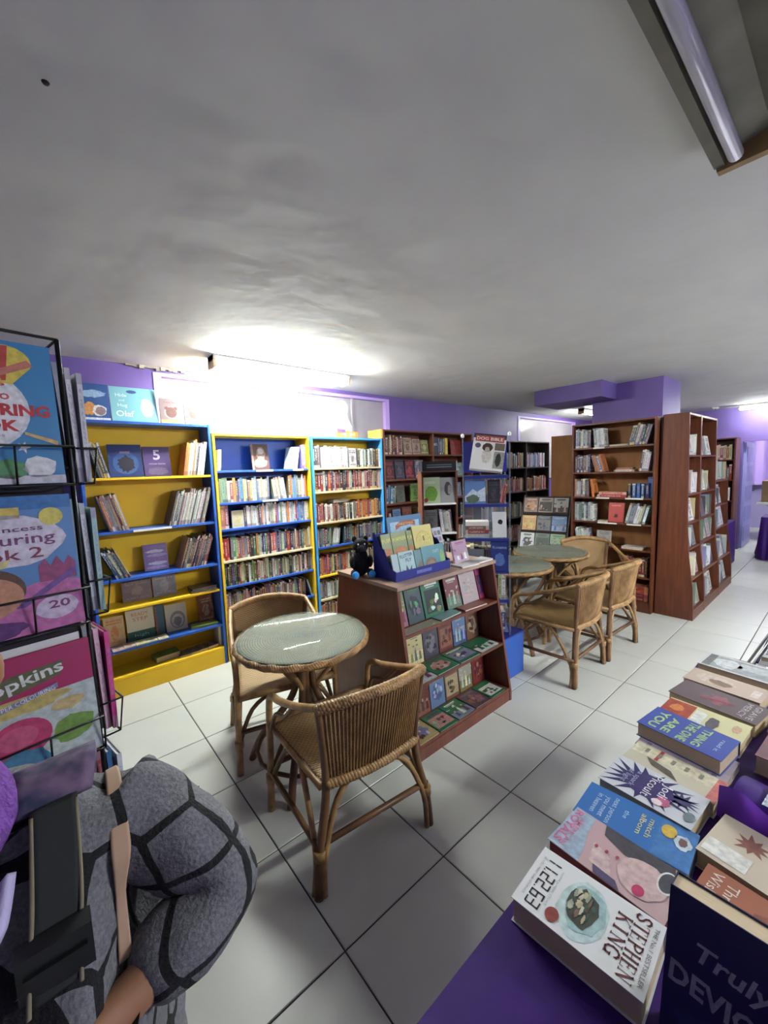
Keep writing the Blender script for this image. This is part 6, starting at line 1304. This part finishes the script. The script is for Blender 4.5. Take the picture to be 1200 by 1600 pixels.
bstr = ribbon('bag_strap', [p + Vector((0, -.004, .004)) for p in STR[4:]], [.050, .048, .046, .044], M_STRAP, .016, Vector((1, .08, 0)))
for e in (-.023, .023): MB().tube([Vector(p) + Vector((e, -.014 + e * .1, .004)) for p in STR[4:]], .0026, 6, sub=8).build('strap_piping', M_EDGE, bstr)
BK = Matrix.Translation(STR[6] + Vector((0, -.016, 0))); bk = MB(); bk.box(-.034, .034, -.012, .012, -.026, .026, M=BK); bk.box(-.028, .028, -.017, -.0122, -.008, .006, M=BK); bk.build('buckle', mat('black_buckle', (24, 26, 28), .35), bstr)
ribbon('tan_ribbon', [above(-.595, -.25, .006), above(-.597, -.32, .008), front(-.602, 1.10, .01), front(-.608, 1.04, .012), front(-.612, .97, .012)], [.012, .02, .024, .012, .016], M_TANS, .003, Vector((1, .2, 0)))
MB().tube([(-.84, -.37, 1.20), (-.79, -.405, 1.19), (-.745, -.39, 1.185), (-.73, -.33, 1.20), (-.77, -.25, 1.21), (-.84, -.28, 1.20)], [.034, .036, .032, .03, .03, .03], 12, sub=6, closed=True).build('wool_scarf', M_PUKN, person)
ribbon('scarf_end', [front(-.765, 1.12, .03), front(-.768, 1.05, .025), front(-.762, .98, .025), front(-.755, .90, .025), front(-.75, .80, .025)], [.05, .05, .055, .05, .05], M_LILS, .012, Vector((1, .05, 0)))
ribbon('scarf_fold', [front(-.722, 1.14, .035), front(-.735, 1.10, .04), front(-.755, 1.06, .04)], [.04, .05, .02], M_LILS, .012, Vector((.7, .0, .7)))

# ================================================================== REALISE THE QUEUED BOOKS
def px_area(M, w, h, t):
    us = []; vs_ = []
    for p in ((0, 0, 0), (w, 0, 0), (0, t, 0), (w, t, 0), (0, 0, h), (w, 0, h), (0, t, h), (w, t, h)):
        d = (M @ Vector(p)) - CAM_POS; z = d.dot(CF)
        if z < .05: return 0
        us.append(600 + 630.95 * d.dot(CR) / z); vs_.append(800 - 630.95 * d.dot(CU) / z)
    if max(us) < 0 or min(us) > 1200 or max(vs_) < 0 or min(vs_) > 1600: return 0
    return (max(us) - min(us)) * (max(vs_) - min(vs_))
HIDE = [0]
QUEUE.sort(key=lambda b: -px_area(*b[:4]))
cap = max(0, 298 - N_BOOKS[0])
for M, w, h, t, c1, c2, sd_, lb, g in QUEUE[:cap]:
    o = obj('book', books_mesh('book', [(None, w, h, t, c1, c2, sd_)], PAGES), None, M); tag(o, lb, 'book', g)
restb = [(M, w, h, t, c1, c2, sd_) for M, w, h, t, c1, c2, sd_, lb, g in QUEUE[cap:]]
if restb:
    o = obj('shelved_books', books_mesh('shelved_books', restb, PAGES)); tag(o, 'many further small books filling the shelves of the bookcases', 'books', None, 'stuff')
print('BOOKS hero', N_BOOKS[0], 'queued', len(QUEUE))
for o in list(bpy.data.objects):
    for k in ('_w', '_h'):
        if k in o: del o[k]
